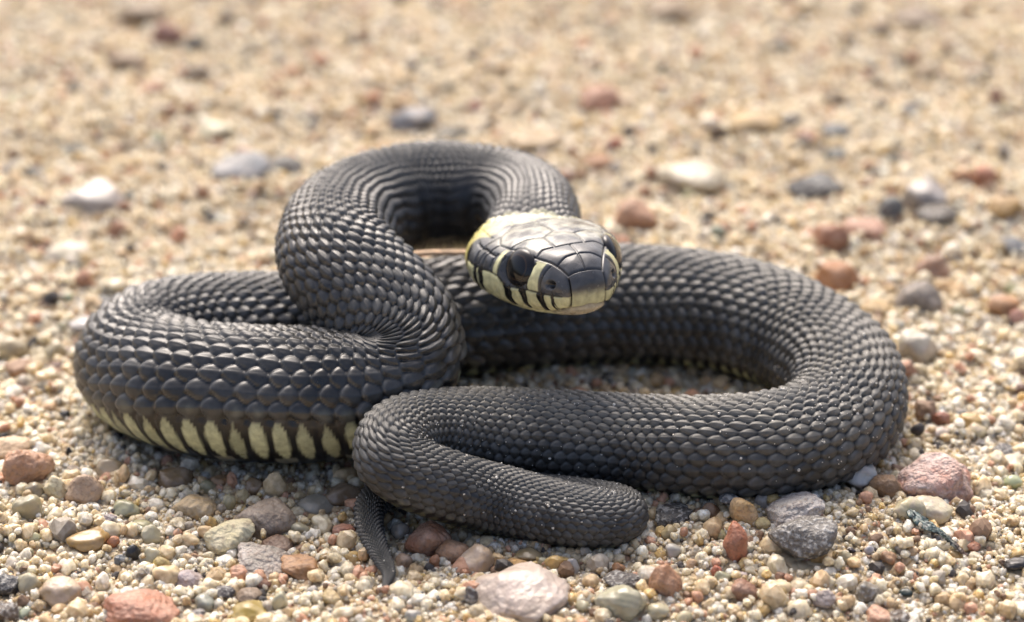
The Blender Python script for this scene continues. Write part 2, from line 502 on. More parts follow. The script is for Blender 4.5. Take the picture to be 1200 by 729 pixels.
mouth_z = lambda t: -1.32 - 0.85 * ss(0.0, 0.25, t) + 0.9 * ss(0.55, 0.95, t)
mz = mouth_z(ht)
SIDE = [[(.06, -.3), (.12, -.3), (.20, -.25), (.29, -.2), (.385, -.22), (.46, -.1), (.52, .45), (.60, .6), (.72, .55), (.90, .6)]]
LAB = [.115, .19, .315, .425, .70, .80]
for k, t0 in enumerate(LAB): SIDE.append([(t0 + .01, -2.9), (t0 - .005, -0.1 if t0 < .5 else 0.8)])
SIDE += [[(.195, -.1), (.19, .8), (.175, 1.9)], [(.285, .0), (.285, 1.0), (.27, 2.3)], [(.52, .7), (.515, 1.5), (.49, 2.6)], [(.60, .9), (.60, 1.6), (.57, 2.4)],
         [(.60, 1.8), (.72, 1.9), (.9, 1.9)], [(.74, .8), (.72, 1.9)]]
gd_side = np.full(hx.shape, 9.0)
for pl in SIDE:
    for a, b in zip(pl[:-1], pl[1:]):
        gd_side = np.minimum(gd_side, seg_dist(hy, hz, (a[0] * HEAD_D, a[1]), (b[0] * HEAD_D, b[1])))
sidef = ss(0.55, 0.8, np.abs(hx) / np.maximum(hw[:NH, None], 1e-3))
gside = np.where((sidef > 0.05) & (hz > mz - 0.05) & (hz < 2.0) & (ht > .05), gd_side, 9.0)
gmouth = np.abs(hz - mz); gmouth = np.where((ht < 0.95), gmouth, 9.0)
hfade = (1 - ss(0.95, 1.05, ht))
groove = 0.13 * np.exp(-(gtop / 0.065) ** 2) + 0.11 * np.exp(-(gside / 0.07) ** 2)
groove += 0.32 * np.exp(-(gmouth / 0.10) ** 2)
# plates swell a little between their seams
swell = 0.05 * ss(0.0, 0.7, np.minimum(gtop, gside)) * (hz > 0)
hdsp = (swell - groove) * hfade
hdsp *= ss(0.0, 0.03, ht)
# rostral shield, its notch over the lip
rost_line = 0.24 * np.exp(-(np.abs(np.abs(hx) - 1.56) / 0.08) ** 2) * (hz < 1.25) * (hz > mz) * (ht < .10)
notch = 0.30 * np.exp(-(hx / 0.42) ** 2 - ((hz - (mouth_z(0.02) + 0.02)) / 0.17) ** 2) * (ht < .07)
hdsp -= rost_line + notch
# eye socket and nostril
EYE_T, EYE_Z, EYE_R = 0.385, 1.36, 1.58
ey = (hy - EYE_T * HEAD_D); de = np.hypot(ey, hz - EYE_Z)
ew = ss(3.1, 3.8, np.abs(hx))
hdsp -= 0.45 * (1 - ss(EYE_R * 0.70, EYE_R * 0.98, de)) * ew
hdsp += 0.07 * np.exp(-((de - EYE_R * 1.12) / 0.14) ** 2) * ew
hdsp += 0.08 * np.exp(-(((ht - .385) / .10) ** 2 + ((hz - 2.85) / .3) ** 2)) * ss(2.4, 3.2, np.abs(hx))        # brow ridge
dn = np.hypot((hy - .12 * HEAD_D), (hz - .62) * 1.1)
hdsp -= 0.6 * np.exp(-(dn / 0.32) ** 4) * (np.abs(hx) > 1.2)
disp[:NH] += hdsp

# normals in the ring plane
NXl = np.sign(sn) * np.abs(sn) ** (2 - pw) / hw[:, None]; NZl = np.sign(cs) * np.abs(cs) ** (2 - pw) / np.where(cs > 0, zt[:, None], zb[:, None])
nl = np.hypot(NXl, NZl) + 1e-9; NXl /= nl; NZl /= nl
PXl = LX + NXl * disp; PZl = LZ + NZl * disp
co = cen[:, None, :3] + SDr[:, None] * PXl[..., None] + DVr[:, None] * PZl[..., None]
# flat front of the snout: displacement there acts along the axis too
front = (1 - ss(0.0, 0.05, tt))[:, None]
co = co - T[:, None] * (np.where(front > 0, disp * front * 0.8, 0))[..., None]

# ---- colours (linear), alpha = roughness
col = np.zeros((*LX.shape, 4))
dark = np.array([0.047, 0.048, 0.047]); skin = np.array([0.004, 0.004, 0.004]); pale = np.array([0.45, 0.46, 0.28])
f = (ss(0.06, 0.36, RH) * cw + 0.45 * (1 - cw))[..., None]
tone = (0.72 + 0.55 * RID)[..., None]
brown = np.array([0.078, 0.076, 0.068])
topness = ss(1.2, 0.2, np.abs(THs))[None, :, None]
base = (dark * (1 - 0.6 * topness) + brown * 0.6 * topness) * tone
pat = 0.5 + 0.5 * np.sin(RU * 1.05 + 0.6 * np.sin(RU * 0.31) + 0.8 * np.sign(THs)[None])
smud = ss(0.62, 0.95, pat + 0.25 * (RID - 0.5)) * ss(0.5, 1.0, np.abs(THs))[None] * (1 - ss(1.75, 2.0, np.abs(THs)))[None]
blot = 0.88 + 0.16 * np.sin(RU * 0.23 + 1.2 * np.sin(THs)[None] + 0.7) + 0.10 * np.sin(RU * 0.61 + THs[None] * 2.1)
base = base * (1 - 0.45 * smud[..., None]) * blot[..., None]
col[..., :3] = skin * (1 - f) + base * f
# pale free edge of each scale, its highlight painted into the colour
rimr = np.abs(np.where(RX > 0, RX / 0.59, RX / 0.51)) ** 1.75 + np.abs(RY / 0.665) ** 1.75
rim = (np.exp(-((rimr - 0.66) / 0.13) ** 2) * ss(-0.1, 0.25, RX) * (BEL[None] < 0.5) * cw * (0.35 + 0.65 * RID))[..., None]
col[..., :3] = col[..., :3] * (1 - 0.5 * rim) + np.array([0.15, 0.15, 0.145]) * 0.5 * rim
# lowest dorsal rows: greyer, now and then a pale centre
low = ss(math.radians(92), math.radians(122), np.abs(THs))[None, :]
ctr = np.exp(-((RX + 0.05) / 0.26) ** 2 - (RY / 0.30) ** 2)
lowc = (low * ctr * (0.14 + 0.62 * (RID > 0.55)) * (BEL[None] < 0.5) * (RH > 0.2))[..., None]
col[..., :3] = col[..., :3] * (1 - lowc) + np.array([0.20, 0.20, 0.15]) * lowc
# belly plate ends: pale yellow blotch framed in black
ab = np.degrees(np.abs(THs))[None]
jit = (RID - 0.5) * 6
wtap = (0.12 + 0.88 * ss(110, 134, ab + jit * 2.0)) * (1 - 0.25 * ss(146, 160, ab))
bo = np.abs((RX + 0.04 + 0.0025 * (ab - 140)) / ((0.32 + 0.06 * RID) * wtap)) ** 2.0 + np.abs((ab - 138 + jit * 1.2) / (27 + 5 * RID)) ** 2.6
blotch = (1 - ss(0.6, 1.0, bo)) * (0.5 + 0.5 * ss(114, 128, ab + jit))
blotch = (blotch * (BEL[None] > 0.5))[..., None]
ch = ((np.mod(np.round(RU) + (THs[None] > 0), 3) < 1) & (ab > 164))[..., None] * 0.55
bcol = np.array([0.006, 0.006, 0.0065]) * (1 - ch) + np.array([0.42, 0.42, 0.34]) * ch
B = (BEL[None, :, None] > 0.5) * np.ones_like(f)
body_pale = (1 - ss(U_END * 0.50, U_END * 0.62, RU))[..., None] * 0.85 + 0.15
col[..., :3] = np.where(B > 0.5, bcol * (1 - blotch) + (pale * (0.75 + 0.4 * RID[..., None]) * body_pale) * blotch, col[..., :3])
srow = S[:, None] + 0 * LX
dusty = ss(130, 165, srow) * (1 - ss(205, 225, srow)) * ss(1.5, 0.5, np.abs(THs))[None] * (0.6 + 0.4 * np.sin(RU * 0.9 + THs[None] * 3) * np.sin(RU * 0.37))
dz = (np.clip(dusty, 0, 1) * 0.8 * ss(0.2, 0.5, RH))[..., None]
col[..., :3] = col[..., :3] * (1 - dz) + np.array([0.16, 0.15, 0.125]) * dz
col[..., 3] = 0.27 + 0.12 * RID + 0.16 * ss(120, 165, srow)
# head
hc = np.zeros((NH, NA, 3)); 
plate = np.array([0.060, 0.062, 0.065]); seam = np.array([0.004, 0.004, 0.004]); cream = np.array([0.60, 0.58, 0.33]); lip = np.array([0.46, 0.41, 0.30])
hc[:] = plate
nz1 = (np.sin(hx * 3.1 + 1.3) * np.sin(hy * 2.3 + 0.4) * 0.5 + 0.5)[..., None]
hc *= 0.8 + 0.45 * nz1
crown_glare = (ss(.33, .42, ht) * (1 - ss(.86, .92, ht)) * ss(2.0, 2.75, hz) * np.clip(0.62 + sum(a_ * np.sin(hx * fx_ + hy * fy_ + p_) for a_, fx_, fy_, p_ in ((.30, 1.3, .9, .4), (.24, -2.1, 1.7, 2.2), (.20, .8, -2.9, 1.1), (.16, 4.3, 2.1, 3.7), (.14, -3.1, -4.6, 5.0), (.10, 7.7, -3.2, .9), (.08, 2.9, 8.8, 4.1))), 0, 1))[..., None]
hc = hc * (1 - crown_glare) + np.array([0.36, 0.355, 0.30]) * crown_glare  # sky glare on the crown shields, painted in as a mottled pale tone
lab_top = np.interp(ht.ravel(), [0, .06, .12, .20, .29, .385, .46, .52, .6, .72, .9, 1.1], [-.3, -.3, -.3, -.25, -.2, -.22, -.1, .45, .6, .55, .6, .6]).reshape(ht.shape)
islab = ss(lab_top + 0.06, lab_top - 0.06, hz) * (ht < 0.95)
bar = np.zeros(hx.shape)
for t0, wl, wh in ((.115, .006, .012), (.19, .018, .032), (.315, .012, .030), (.435, .028, .036), (.70, .026, .036), (.80, .028, .045)):
    wd = wl + (wh - wl) * ss(mz, lab_top, hz)
    bar = np.maximum(bar, 1 - ss(wd * 0.75, wd, np.abs(ht - (t0 + .014 * ss(lab_top, mz, hz)) + 0.004 * np.sin(hz * 5 + t0 * 40))))
labc = cream * (1 - bar[..., None]) + seam * bar[..., None]
hc = hc * (1 - islab[..., None]) + labc * islab[..., None]
# pale bars in front of and behind the eye
pre = (ss(.200, .210, ht) * (1 - ss(.268, .280, ht)) * ss(-.2, -.05, hz) * (1 - ss(2.0, 2.3, hz)))
post = (ss(.515, .525, ht) * (1 - ss(.555, .57, ht)) * ss(-.2, .0, hz) * (1 - ss(2.1, 2.5, hz)))
pp = (np.maximum(pre, post) * sidef)[..., None]
hc = hc * (1 - pp) + cream * 1.05 * pp
# rostral: yellow below, dark above
rs = ((1 - ss(.06, .09, ht)) * (1 - ss(1.50, 1.62, np.abs(hx))))[..., None]
rc = cream * 0.80 * (1 - ss(-0.55, 0.40, hz))[..., None] + plate * ss(-0.55, 0.40, hz)[..., None]
hc = hc * (1 - rs) + rc * rs
rl = np.clip(rost_line / 0.2, 0, 1)[..., None]
hc = hc * (1 - rl) + seam * rl
jaw = ss(0.02, -0.12, hz - mz)[..., None]
hc = hc * (1 - jaw) + (lip * (1 - ss(0.1, 0.3, ht)[..., None]) + cream * ss(0.1, 0.3, ht)[..., None]) * jaw
sm_ = np.exp(-(np.minimum(gtop, gside) / 0.06) ** 2)[..., None] * hfade[..., None]
hc = hc * (1 - sm_) + seam * sm_
mm_ = np.exp(-(gmouth / 0.07) ** 2)[..., None] * hfade[..., None] * 0.8
hc = hc * (1 - mm_) + np.array([0.03, 0.02, 0.015]) * mm_
nos = np.exp(-(dn / 0.34) ** 4)[..., None] * (np.abs(hx) > 1.2)[..., None]
hc = hc * (1 - nos) + seam * nos
# dark temple bars and the yellow collar
back = ht + 0.02 * np.sin(hx * 2.0) + 0.03 * np.abs(hx) / 5
db = (ss(.90, .92, ht) * (1 - ss(.95, .97, ht)) * (hz < 1.6) * (hz > -2.2))[..., None] * sidef[..., None]
mid = (ss(.84, .86, ht) * (1 - ss(.9, .92, ht)) * (hz < 0.6))[..., None] * sidef[..., None]
hc = hc * (1 - np.clip(mid, 0, 1)) + cream * np.clip(mid, 0, 1)
hc = hc * (1 - np.clip(db, 0, 1)) + seam * 2 * np.clip(db, 0, 1)
clr = (ss(-.012, .012, back - (.925 + .035 * sidef)) * (1 - ss(1.07 + .08 * sidef, 1.12 + .08 * sidef, back)))[..., None]
ccol = np.array([0.60, 0.53, 0.20]) * sidef[..., None] + np.array([0.46, 0.44, 0.30]) * (1 - sidef[..., None])
blend = (ss(1.08 + .08 * sidef, 1.14 + .08 * sidef, back))[..., None]
blk = (ss(1.09 + .08 * sidef, 1.13 + .08 * sidef, back) * (1 - ss(1.28, 1.36, back)))[..., None] * 0.7 * sidef[..., None]
hc = hc * (1 - clr) + ccol * (0.75 + 0.25 * np.clip(RH[:NH, :, None] * 2, 0, 1)) * clr
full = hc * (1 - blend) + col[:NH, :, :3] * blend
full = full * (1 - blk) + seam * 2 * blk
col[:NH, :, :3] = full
col[:NH, :, 3] = 0.24 * (1 - blend[..., 0]) + col[:NH, :, 3] * blend[..., 0]

root_p, _ = px_at(560, 470, 0)
root = bpy.data.objects.new('grass_snake', None); C.objects.link(root)
root.location = root_p * K; root.empty_display_size = 0.02
set_props(root, 'dark grey snake coiled on the sand with raised head and yellow collar', 'snake')
m = grid_mesh('snake_body', (co.reshape(-1, 3) - root_p) * K, len(S), NA, wrap_v=True)
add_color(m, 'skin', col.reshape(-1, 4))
# close snout and tail
bmx = [list(range(NA)), [len(S) * NA - NA + k for k in range(NA)][::-1]]
skin_mat = mat_snake(); m.materials.append(skin_mat)
body = bpy.data.objects.new('body', m); C.objects.link(body); body.parent = root
body['label'] = 'charcoal scaled body with dark head shields and pale yellow belly edges'
fn = np.zeros(len(m.polygons) * 3, np.float32); m.polygons.foreach_get('normal', fn)
kk = (NHEAD + 1200) * NA + 100
pc = m.polygons[kk]; out = np.array(pc.center) / K + root_p - cen[NHEAD + 1200, :3]
if np.dot(np.array(pc.normal), out) < 0: m.flip_normals()

# eyes
iH = int(np.argmin(np.abs(tt - EYE_T)))
hT, hS, hD = T[5], SDr[iH], DVr[iH]


def head_point(x, t, z): return SNOUT + hT * (t * HEAD_D) + hS * x + hD * z


def eye_mat():
    M = Mat('eye'); tc = M.node('ShaderNodeTexCoord'); sp = M.node('ShaderNodeSeparateXYZ')
    M.link(tc.outputs['Object'], sp.inputs[0])
    ml = M.node('ShaderNodeMath', operation='MULTIPLY'); ml.inputs[1].default_value = 1.0 / (EYE_R * 0.42 * K)
    M.link(sp.outputs['Z'], ml.inputs[0])
    M.link(ramp(M, ml.outputs[0], [(0.70, (0.012, 0.011, 0.011)), (0.75, (0.035, 0.022, 0.012)), (0.79, (0.02, 0.013, 0.01)), (0.81, (0.003, 0.003, 0.003))]), M.b.inputs['Base Color'])
    M.set(Roughness=0.10, Coat_Weight=0.3, Coat_Roughness=0.02, IOR=1.36)
    return M.m


em = eye_mat()
for sgn in (-1, 1):
    bm = bmesh.new(); bmesh.ops.create_uvsphere(bm, u_segments=48, v_segments=32, radius=EYE_R * K)
    for v in bm.verts: v.co.z *= 0.42
    me = bpy.data.meshes.new('eye'); bm.to_mesh(me); bm.free(); me.materials.append(em)
    for p in me.polygons: p.use_smooth = True
    eo = bpy.data.objects.new('eye', me); C.objects.link(eo); eo.parent = root
    c = head_point(sgn * (float(pchip(np.array([EYE_T]), HT[:, 0], HT[:, 1])[0]) - 0.76), EYE_T, EYE_Z)
    eo.location = Vector((c - root_p) * K)
    n = Vector(hS * sgn * 0.85 - hT * 0.38 + hD * 0.38).normalized()
    eo.rotation_mode = 'QUATERNION'; eo.rotation_quaternion = n.to_track_quat('Z', 'Y')

# report on coils that cut into each other
cc = cl[::20, :4]; sc_ = s[::20]
dd = np.linalg.norm(cc[:, None, :3] - cc[None, :, :3], axis=-1) - 0.93 * (cc[:, None, 3] + cc[None, :, 3])
far = np.abs(sc_[:, None] - sc_[None]) > 26
bad = np.argwhere((dd < 0) & far & (sc_[:, None] < sc_[None]))
for a, b in bad[::4]:
    print('overlap', [round(float(v)) for v in (*to_px(cc[a, :3])[:2], *to_px(cc[b, :3])[:2])], round(float(dd[a, b]), 2))


# ------------------------------------------------------------------ pebbles
def ico(sub):
    bm = bmesh.new(); bmesh.ops.create_icosphere(bm, subdivisions=sub, radius=1.0)
    bm.verts.ensure_lookup_table()
    v = np.array([p.co[:] for p in bm.verts]); f = np.array([[q.index for q in p.verts] for p in bm.faces]); bm.free()
    v /= np.linalg.norm(v, axis=1, keepdims=True)
    return v, f


ICO = {k: ico(k) for k in (3, 4, 5)}


def stone_mesh(name, dims, seed, angular=0.4, sub=4, rough=0.02):
    """worn stone: a ball cut by soft random planes, with dents; dims = full size in mm"""
    r = np.random.default_rng(seed); v, f = ICO[sub]
    n = r.normal(size=(16, 3)); n /= np.linalg.norm(n, axis=1, keepdims=True)
    angular = min(1.0, angular + 0.15)
    d = r.uniform(1.0 - 0.5 * angular, 1.0, 16)
    p = 5 + 16 * angular
    k = np.clip(v @ n.T, 0, None) / d
    rad = 1.0 / ((k ** p).sum(1) + 0.9 ** p) ** (1 / p)
    for _ in range(5):
        a = r.normal(size=3) * r.uniform(1.0, 3.0); rad = rad * (1 + 0.035 * np.sin(v @ a + r.uniform(0, 6.28)))
    for _ in range(10):
        a = r.normal(size=3) * r.uniform(5.0, 16.0); rad = rad * (1 + rough * 0.5 * np.sin(v @ a + r.uniform(0, 6.28)))
    w = v * rad[:, None]
    lo, hi = w.min(0), w.max(0); w = (w - (lo + hi) / 2) / (hi - lo) * np.array(dims)
    m = bpy.data.meshes.new(name)
    m.vertices.add(len(w)); m.vertices.foreach_set('co', (w * K).astype(np.float32).ravel())
    m.loops.add(f.size); m.loops.foreach_set('vertex_index', f.astype(np.int32).ravel())
    m.polygons.add(len(f)); m.polygons.foreach_set('loop_start', np.arange(0, f.size, 3, dtype=np.int32))
    m.polygons.foreach_set('loop_total', np.full(len(f), 3, np.int32)); m.update(calc_edges=True)
    m.polygons.foreach_set('use_smooth', np.full(len(f), True))
    return m


PM = {
    's': mat_pebble('smooth_stone', 0.55, 0.0, 0.35, (0.16, 0.10, 0.07), 3000, 0.34, (0.74, 0.62, 0.50), 0.5),
    'g': mat_pebble('granite', 0.6, 0.0, 0.6, (0.26, 0.20, 0.17), 2600, 0.75, (0.74, 0.66, 0.60), 1.0),
    'd': mat_pebble('dark_stone', 0.55, 0.0, 0.7, (0.46, 0.45, 0.42), 3000, 0.3, (0.34, 0.33, 0.31), 0.9),
    'k': mat_pebble('black_stone', 0.32, 0.0, 0.1, (0.2, 0.2, 0.2), 2500, 0.05, (0.1, 0.1, 0.1), 0.15),
    'q': mat_pebble('quartz', 0.24, 0.42, 0.12, (0.50, 0.40, 0.30), 1500, 0.30, (0.86, 0.82, 0.76), 0.15),
    'w': mat_pebble('milky_quartz', 0.38, 0.15, 0.4, (0.55, 0.44, 0.38), 1100, 0.45, (0.80, 0.75, 0.70), 0.6),
    'r': mat_pebble('rough_sandstone', 0.75, 0.0, 0.6, (0.42, 0.34, 0.24), 1500, 0.4, (0.75, 0.68, 0.55), 1.0)}

SAL = (200, 146, 116); RED = (168, 104, 80); ORG = (200, 128, 66); BRN = (132, 92, 62); CRM = (226, 212, 180); WHT = (220, 212, 198); CLR = (214, 204, 172); GRY = (150, 142, 136)
DKG = (84, 82, 80); BLK = (38, 37, 38); AMB = (208, 162, 82); TAN = (200, 166, 118); PNK = (222, 178, 164); SLT = (96, 102, 110); LAV = (176, 162, 164); OLV = (104, 84, 48); MRN = (136, 74, 64)
# photo x, y of the stone, width, height in photo pixels, material, colour, angularity, turn in degrees, label
STONES = [
    (33, 547, 62, 52, 's', SAL, .3, 10, 'round salmon pebble beside the outer bend of the yellow-edged coil'),
    (67, 575, 29, 32, 's', CRM, .2, 70, 'cream oval pebble between the round salmon and the pinkish grey pebble'),
    (99, 576, 44, 40, 's', (206, 170, 146), .3, 0, 'pinkish grey pebble next to a cream oval pebble'),
    (32, 597, 36, 32, 'q', CLR, .2, 0, 'clear round quartz pebble below the round salmon pebble'),
    (40, 577, 26, 22, 'q', (186, 170, 146), .3, 0, 'brownish glassy pebble tucked under the round salmon pebble'),
    (12, 523, 52, 22, 's', (222, 186, 152), .4, 0, 'flat peach pebble behind the round salmon pebble'),
    (81, 532, 9, 15, 'k', BLK, .2, 0, 'tiny black upright grit stone near the round salmon pebble'),
    (4, 516, 16, 16, 'k', BLK, .4, 0, 'small black stone by the flat peach pebble'),
    (131, 551, 42, 28, 'q', (196, 168, 128), .4, 0, 'glassy tan pebble under the outer bend of the yellow-edged coil'),
    (205, 563, 44, 26, 'q', (158, 124, 86), .4, 20, 'wet brown quartz pebble under the yellow-edged coil'),
    (228, 594, 56, 32, 'r', (206, 172, 128), .6, 0, 'crumbly beige sandstone lump in front of the yellow-edged coil'),
    (284, 585, 19, 20, 's', (228, 206, 160), .1, 0, 'small round cream pebble above the mauve stone'),
    (269, 592, 16, 22, 'q', (226, 210, 164), .1, 90, 'slim yellowish quartz pebble beside the mauve stone'),
    (312, 608, 74, 48, 's', (152, 134, 124), .35, -12, 'smooth grey mauve pebble in front of the yellow-edged coil'),
    (369, 592, 46, 23, 'q', (196, 190, 172), .15, 5, 'pale grey flat oval pebble behind the mauve stone'),
    (269, 630, 62, 37, 'r', (232, 220, 188), .4, 5, 'rough cream white pebble touching the mauve stone'),
    (306, 660, 78, 36, 'g', (176, 168, 156), .5, -28, 'long light grey pebble leaning down from the cream white one'),
    (322, 640, 42, 18, 's', (112, 78, 60), .5, -8, 'flat dark reddish brown chip under the mauve stone'),
    (353, 665, 56, 30, 's', (178, 124, 76), .5, -20, 'orange brown wedge beside the long light grey pebble'),
    (221, 680, 37, 21, 's', LAV, .3, -8, 'lavender oval pebble in coarse sand'),
    (280, 675, 25, 20, 's', (214, 146, 112), .4, 0, 'small salmon chip below the long light grey pebble'),
    (166, 714, 90, 40, 's', (188, 110, 78), .35, -4, 'large brick red pebble with a flat top'),
    (179, 653, 23, 21, 'q', (232, 222, 190), .1, 0, 'white translucent disc of quartz beside a black bead'),
    (177, 628, 25, 23, 'q', (236, 224, 194), .2, 0, 'milky white chip above the quartz disc'),
    (156, 648, 17, 17, 'k', BLK, .1, 0, 'shiny black bead-like grit stone by the quartz disc'),
    (70, 696, 52, 34, 'w', (220, 184, 142), .4, -10, 'peach and white pebble left of the brick red stone'),
    (104, 634, 52, 22, 'q', AMB, .4, 5, 'amber yellow quartz pebble in coarse sand'),
    (133, 636, 16, 14, 's', (190, 112, 64), .3, 0, 'orange bit at the end of the amber quartz'),
    (149, 598, 32, 23, 'q', (206, 204, 168), .3, 0, 'greenish clear quartz pebble near the wet brown one'),
    (8, 688, 38, 26, 'd', (64, 64, 70), .4, 0, 'dark blue grey stone beside a clear pebble'),
    (6, 719, 34, 24, 'd', (96, 78, 66), .4, 0, 'dark brown stone below the blue grey one'),
    (34, 686, 30, 28, 'q', (222, 210, 182), .1, 0, 'clear glassy pebble beside the dark blue grey stone'),
    (293, 717, 48, 18, 'q', (220, 190, 98), .4, 0, 'yellow quartz pebble below the lavender oval one'),
    (328, 708, 19, 28, 'q', (232, 224, 192), .1, 90, 'upright white oval quartz pebble beside the yellow one'),
    (383, 620, 11, 11, 'k', BLK, .2, 0, 'tiny black grit stone near the tail'),
    (403, 623, 28, 16, 's', (206, 126, 104), .3, 0, 'pinkish red chip beside the tail'),
    (402, 578, 46, 26, 'q', (150, 118, 84), .4, 0, 'wet brown pebble in the shade where coils meet'),
    (264, 694, 25, 14, 'd', (92, 86, 84), .4, 0, 'dark grey chip between lavender and yellow pebbles'),
    (292, 698, 32, 17, 's', (146, 122, 104), .4, 0, 'grey brown chip above the yellow quartz'),
    (366, 694, 15, 13, 'w', WHT, .2, 0, 'tiny white pebble below the orange brown wedge'),
    (302, 573, 30, 22, 'q', (168, 130, 92), .4, 0, 'brown quartz piece under the yellow-edged coil above the mauve stone'),
    (259, 564, 26, 14, 's', (184, 134, 84), .4, 0, 'orange brown chip under the yellow-edged coil'),
    (500, 634, 56, 46, 's', (172, 112, 84), .5, 15, 'reddish brown pebble under the thin tail loop'),
    (531, 651, 44, 36, 's', (190, 134, 94), .3, -10, 'orange brown rounded pebble below the thin tail loop'),
    (510, 660, 15, 19, 's', (190, 116, 66), .3, 80, 'small orange grit stone between two reddish pebbles'),
    (558, 660, 44, 35, 'w', (226, 192, 166), .5, 20, 'white pebble with a reddish end below the tail loop'),
    (607, 663, 27, 17, 's', (222, 170, 100), .2, 0, 'yellow orange oval pebble above the big pinkish quartz'),
    (620, 650, 34, 18, 'q', (206, 182, 138), .4, 0, 'glassy beige pebble under the thin tail loop'),
    (610, 703, 122, 64, 'w', (228, 204, 198), .55, 6, 'big pinkish white quartz stone in front of the snake'),
    (727, 705, 62, 42, 'q', (228, 222, 200), .2, -8, 'white rounded quartz pebble beside the big pinkish one'),
    (733, 683, 52, 22, 'd', (84, 76, 72), .4, -12, 'dark slate chip behind the white rounded quartz'),
    (777, 684, 44, 42, 's', (204, 146, 112), .5, 30, 'salmon angular pebble right of the dark slate chip'),
    (671, 664, 17, 19, 'w', WHT, .3, 0, 'small bright white pebble below the tail loop'),
    (784, 626, 21, 20, 'q', (220, 196, 150), .2, 0, 'round honey quartz pebble at the end of the tail loop'),
    (790, 602, 48, 22, 'd', (82, 78, 74), .4, 0, 'dark grey stone in the gap behind the tail loop'),
    (725, 666, 16, 14, 's', (204, 140, 88), .2, 0, 'small orange grit above the dark slate chip'),
    (771, 716, 27, 18, 'q', (234, 222, 192), .1, 0, 'small white disc below the salmon angular pebble'),
    (552, 700, 17, 24, 'd', (92, 84, 82), .3, 90, 'dark grit stone beside the big pinkish quartz'),
    (1097, 566, 90, 60, 'g', (196, 132, 116), .55, -10, 'pink red granite pebble beside the outer right bend'),
    (1007, 557, 42, 29, 'w', (218, 216, 208), .3, -5, 'white grey glassy pebble against the right bend'),
    (1037, 575, 40, 34, 's', (156, 112, 68), .5, 20, 'brown angular pebble between white one and pink granite'),
    (872, 601, 35, 35, 's', (212, 168, 106), .3, 0, 'tan yellow round pebble at the front strand'),
    (834, 603, 27, 26, 's', (138, 96, 58), .3, 0, 'dark brown round pebble beside the tan yellow one'),
    (855, 584, 25, 13, 'd', SLT, .2, -10, 'slate blue flat pebble under the front strand'),
    (893, 590, 22, 22, 'q', (206, 196, 186), .3, 0, 'pale glassy pebble beside the tan yellow round one'),
    (932, 600, 68, 40, 'g', (226, 218, 206), .4, 6, 'white speckled stone resting on a dark grey one'),
    (943, 631, 78, 47, 'd', (116, 110, 102), .45, 10, 'dark grey granite stone with pale flecks'),
    (960, 652, 23, 21, 's', (214, 172, 112), .1, 0, 'small yellow round pebble below the dark granite'),
    (862, 642, 30, 50, 's', (212, 122, 86), .35, 58, 'long salmon orange pebble lying tilted'),
    (840, 670, 15, 14, 's', (206, 104, 76), .3, 0, 'tiny bright red grit below the long salmon pebble'),
    (872, 692, 33, 25, 's', (168, 108, 80), .4, 0, 'reddish brown pebble below the long salmon one'),
    (966, 703, 28, 22, 'g', (158, 144, 140), .4, 0, 'grey mauve speckled pebble in coarse sand'),
    (1018, 696, 32, 30, 'd', (136, 122, 106), .5, 40, 'grey brown wedge pebble right of the mauve speckled one'),
    (1092, 597, 52, 26, 'w', (228, 212, 176), .4, -20, 'cream flat pebble below the pink granite'),
    (1066, 598, 38, 27, 'w', (220, 206, 172), .4, -25, 'cream chip beside the cream flat pebble'),
    (990, 656, 19, 18, 'q', CLR, .1, 0, 'clear round quartz bead beside the small yellow pebble'),
    (1190, 661, 28, 15, 'k', (52, 48, 48), .5, 0, 'black angular chip in fine sand'),
    (788, 676, 22, 16, 's', (222, 188, 144), .2, 0, 'cream orange oval pebble above the salmon angular one'),
    (1030, 721, 36, 18, 's', (216, 160, 136), .4, 0, 'pink pebble below the grey brown wedge'),
    (1056, 723, 28, 16, 'd', (104, 82, 66), .5, 0, 'dark brown chip beside the pink pebble'),
    (1144, 505, 30, 19, 'w', (228, 208, 168), .2, 0, 'cream oval pebble behind the pink granite'),
    (1176, 530, 30, 12, 'd', (96, 90, 84), .4, 10, 'dark grey flat chip beyond the pink granite'),
    (1190, 541, 32, 16, 'w', CRM, .3, 0, 'cream flat chip in front of the dark grey flat one'),
    (1150, 521, 16, 11, 'd', (92, 80, 72), .4, 0, 'small dark chip by the cream oval pebble'),
    (955, 220, 68, 30, 'd', (70, 70, 70), .5, 8, 'charcoal jagged stone in the sand beyond the right bend'),
    (975, 283, 42, 36, 's', (172, 108, 76), .35, 0, 'reddish brown round pebble beyond the right bend'),
    (1014, 268, 52, 27, 's', (208, 146, 122), .4, -5, 'salmon flat pebble touching the reddish brown round one'),
    (981, 328, 52, 34, 's', (198, 126, 66), .45, -25, 'orange wedge pebble just behind the right bend'),
    (1090, 318, 46, 30, 's', (156, 104, 70), .8, 25, 'brown three-cornered stone leaning on a grey round pebble'),
    (1075, 355, 60, 47, 's', (128, 120, 110), .2, 0, 'grey round pebble in front of the three-cornered stone'),
    (1043, 247, 32, 30, 'd', (96, 98, 96), .3, 0, 'dark grey pebble beyond the salmon flat one'),
    (1097, 252, 50, 20, 'd', (98, 82, 64), .5, 0, 'dark brown flat stone below a pale grey lump'),
    (1083, 230, 52, 34, 'w', (206, 196, 184), .4, 0, 'pale grey lump above the dark brown flat stone'),
    (1153, 210, 28, 27, 's', (194, 106, 62), .3, 0, 'rusty orange pebble beside a paler one'),
    (1128, 208, 26, 20, 's', (222, 168, 128), .3, 0, 'pale orange pebble beside the rusty one'),
    (1178, 243, 44, 26, 's', (214, 168, 98), .4, 10, 'ochre yellow pebble below the rusty orange one'),
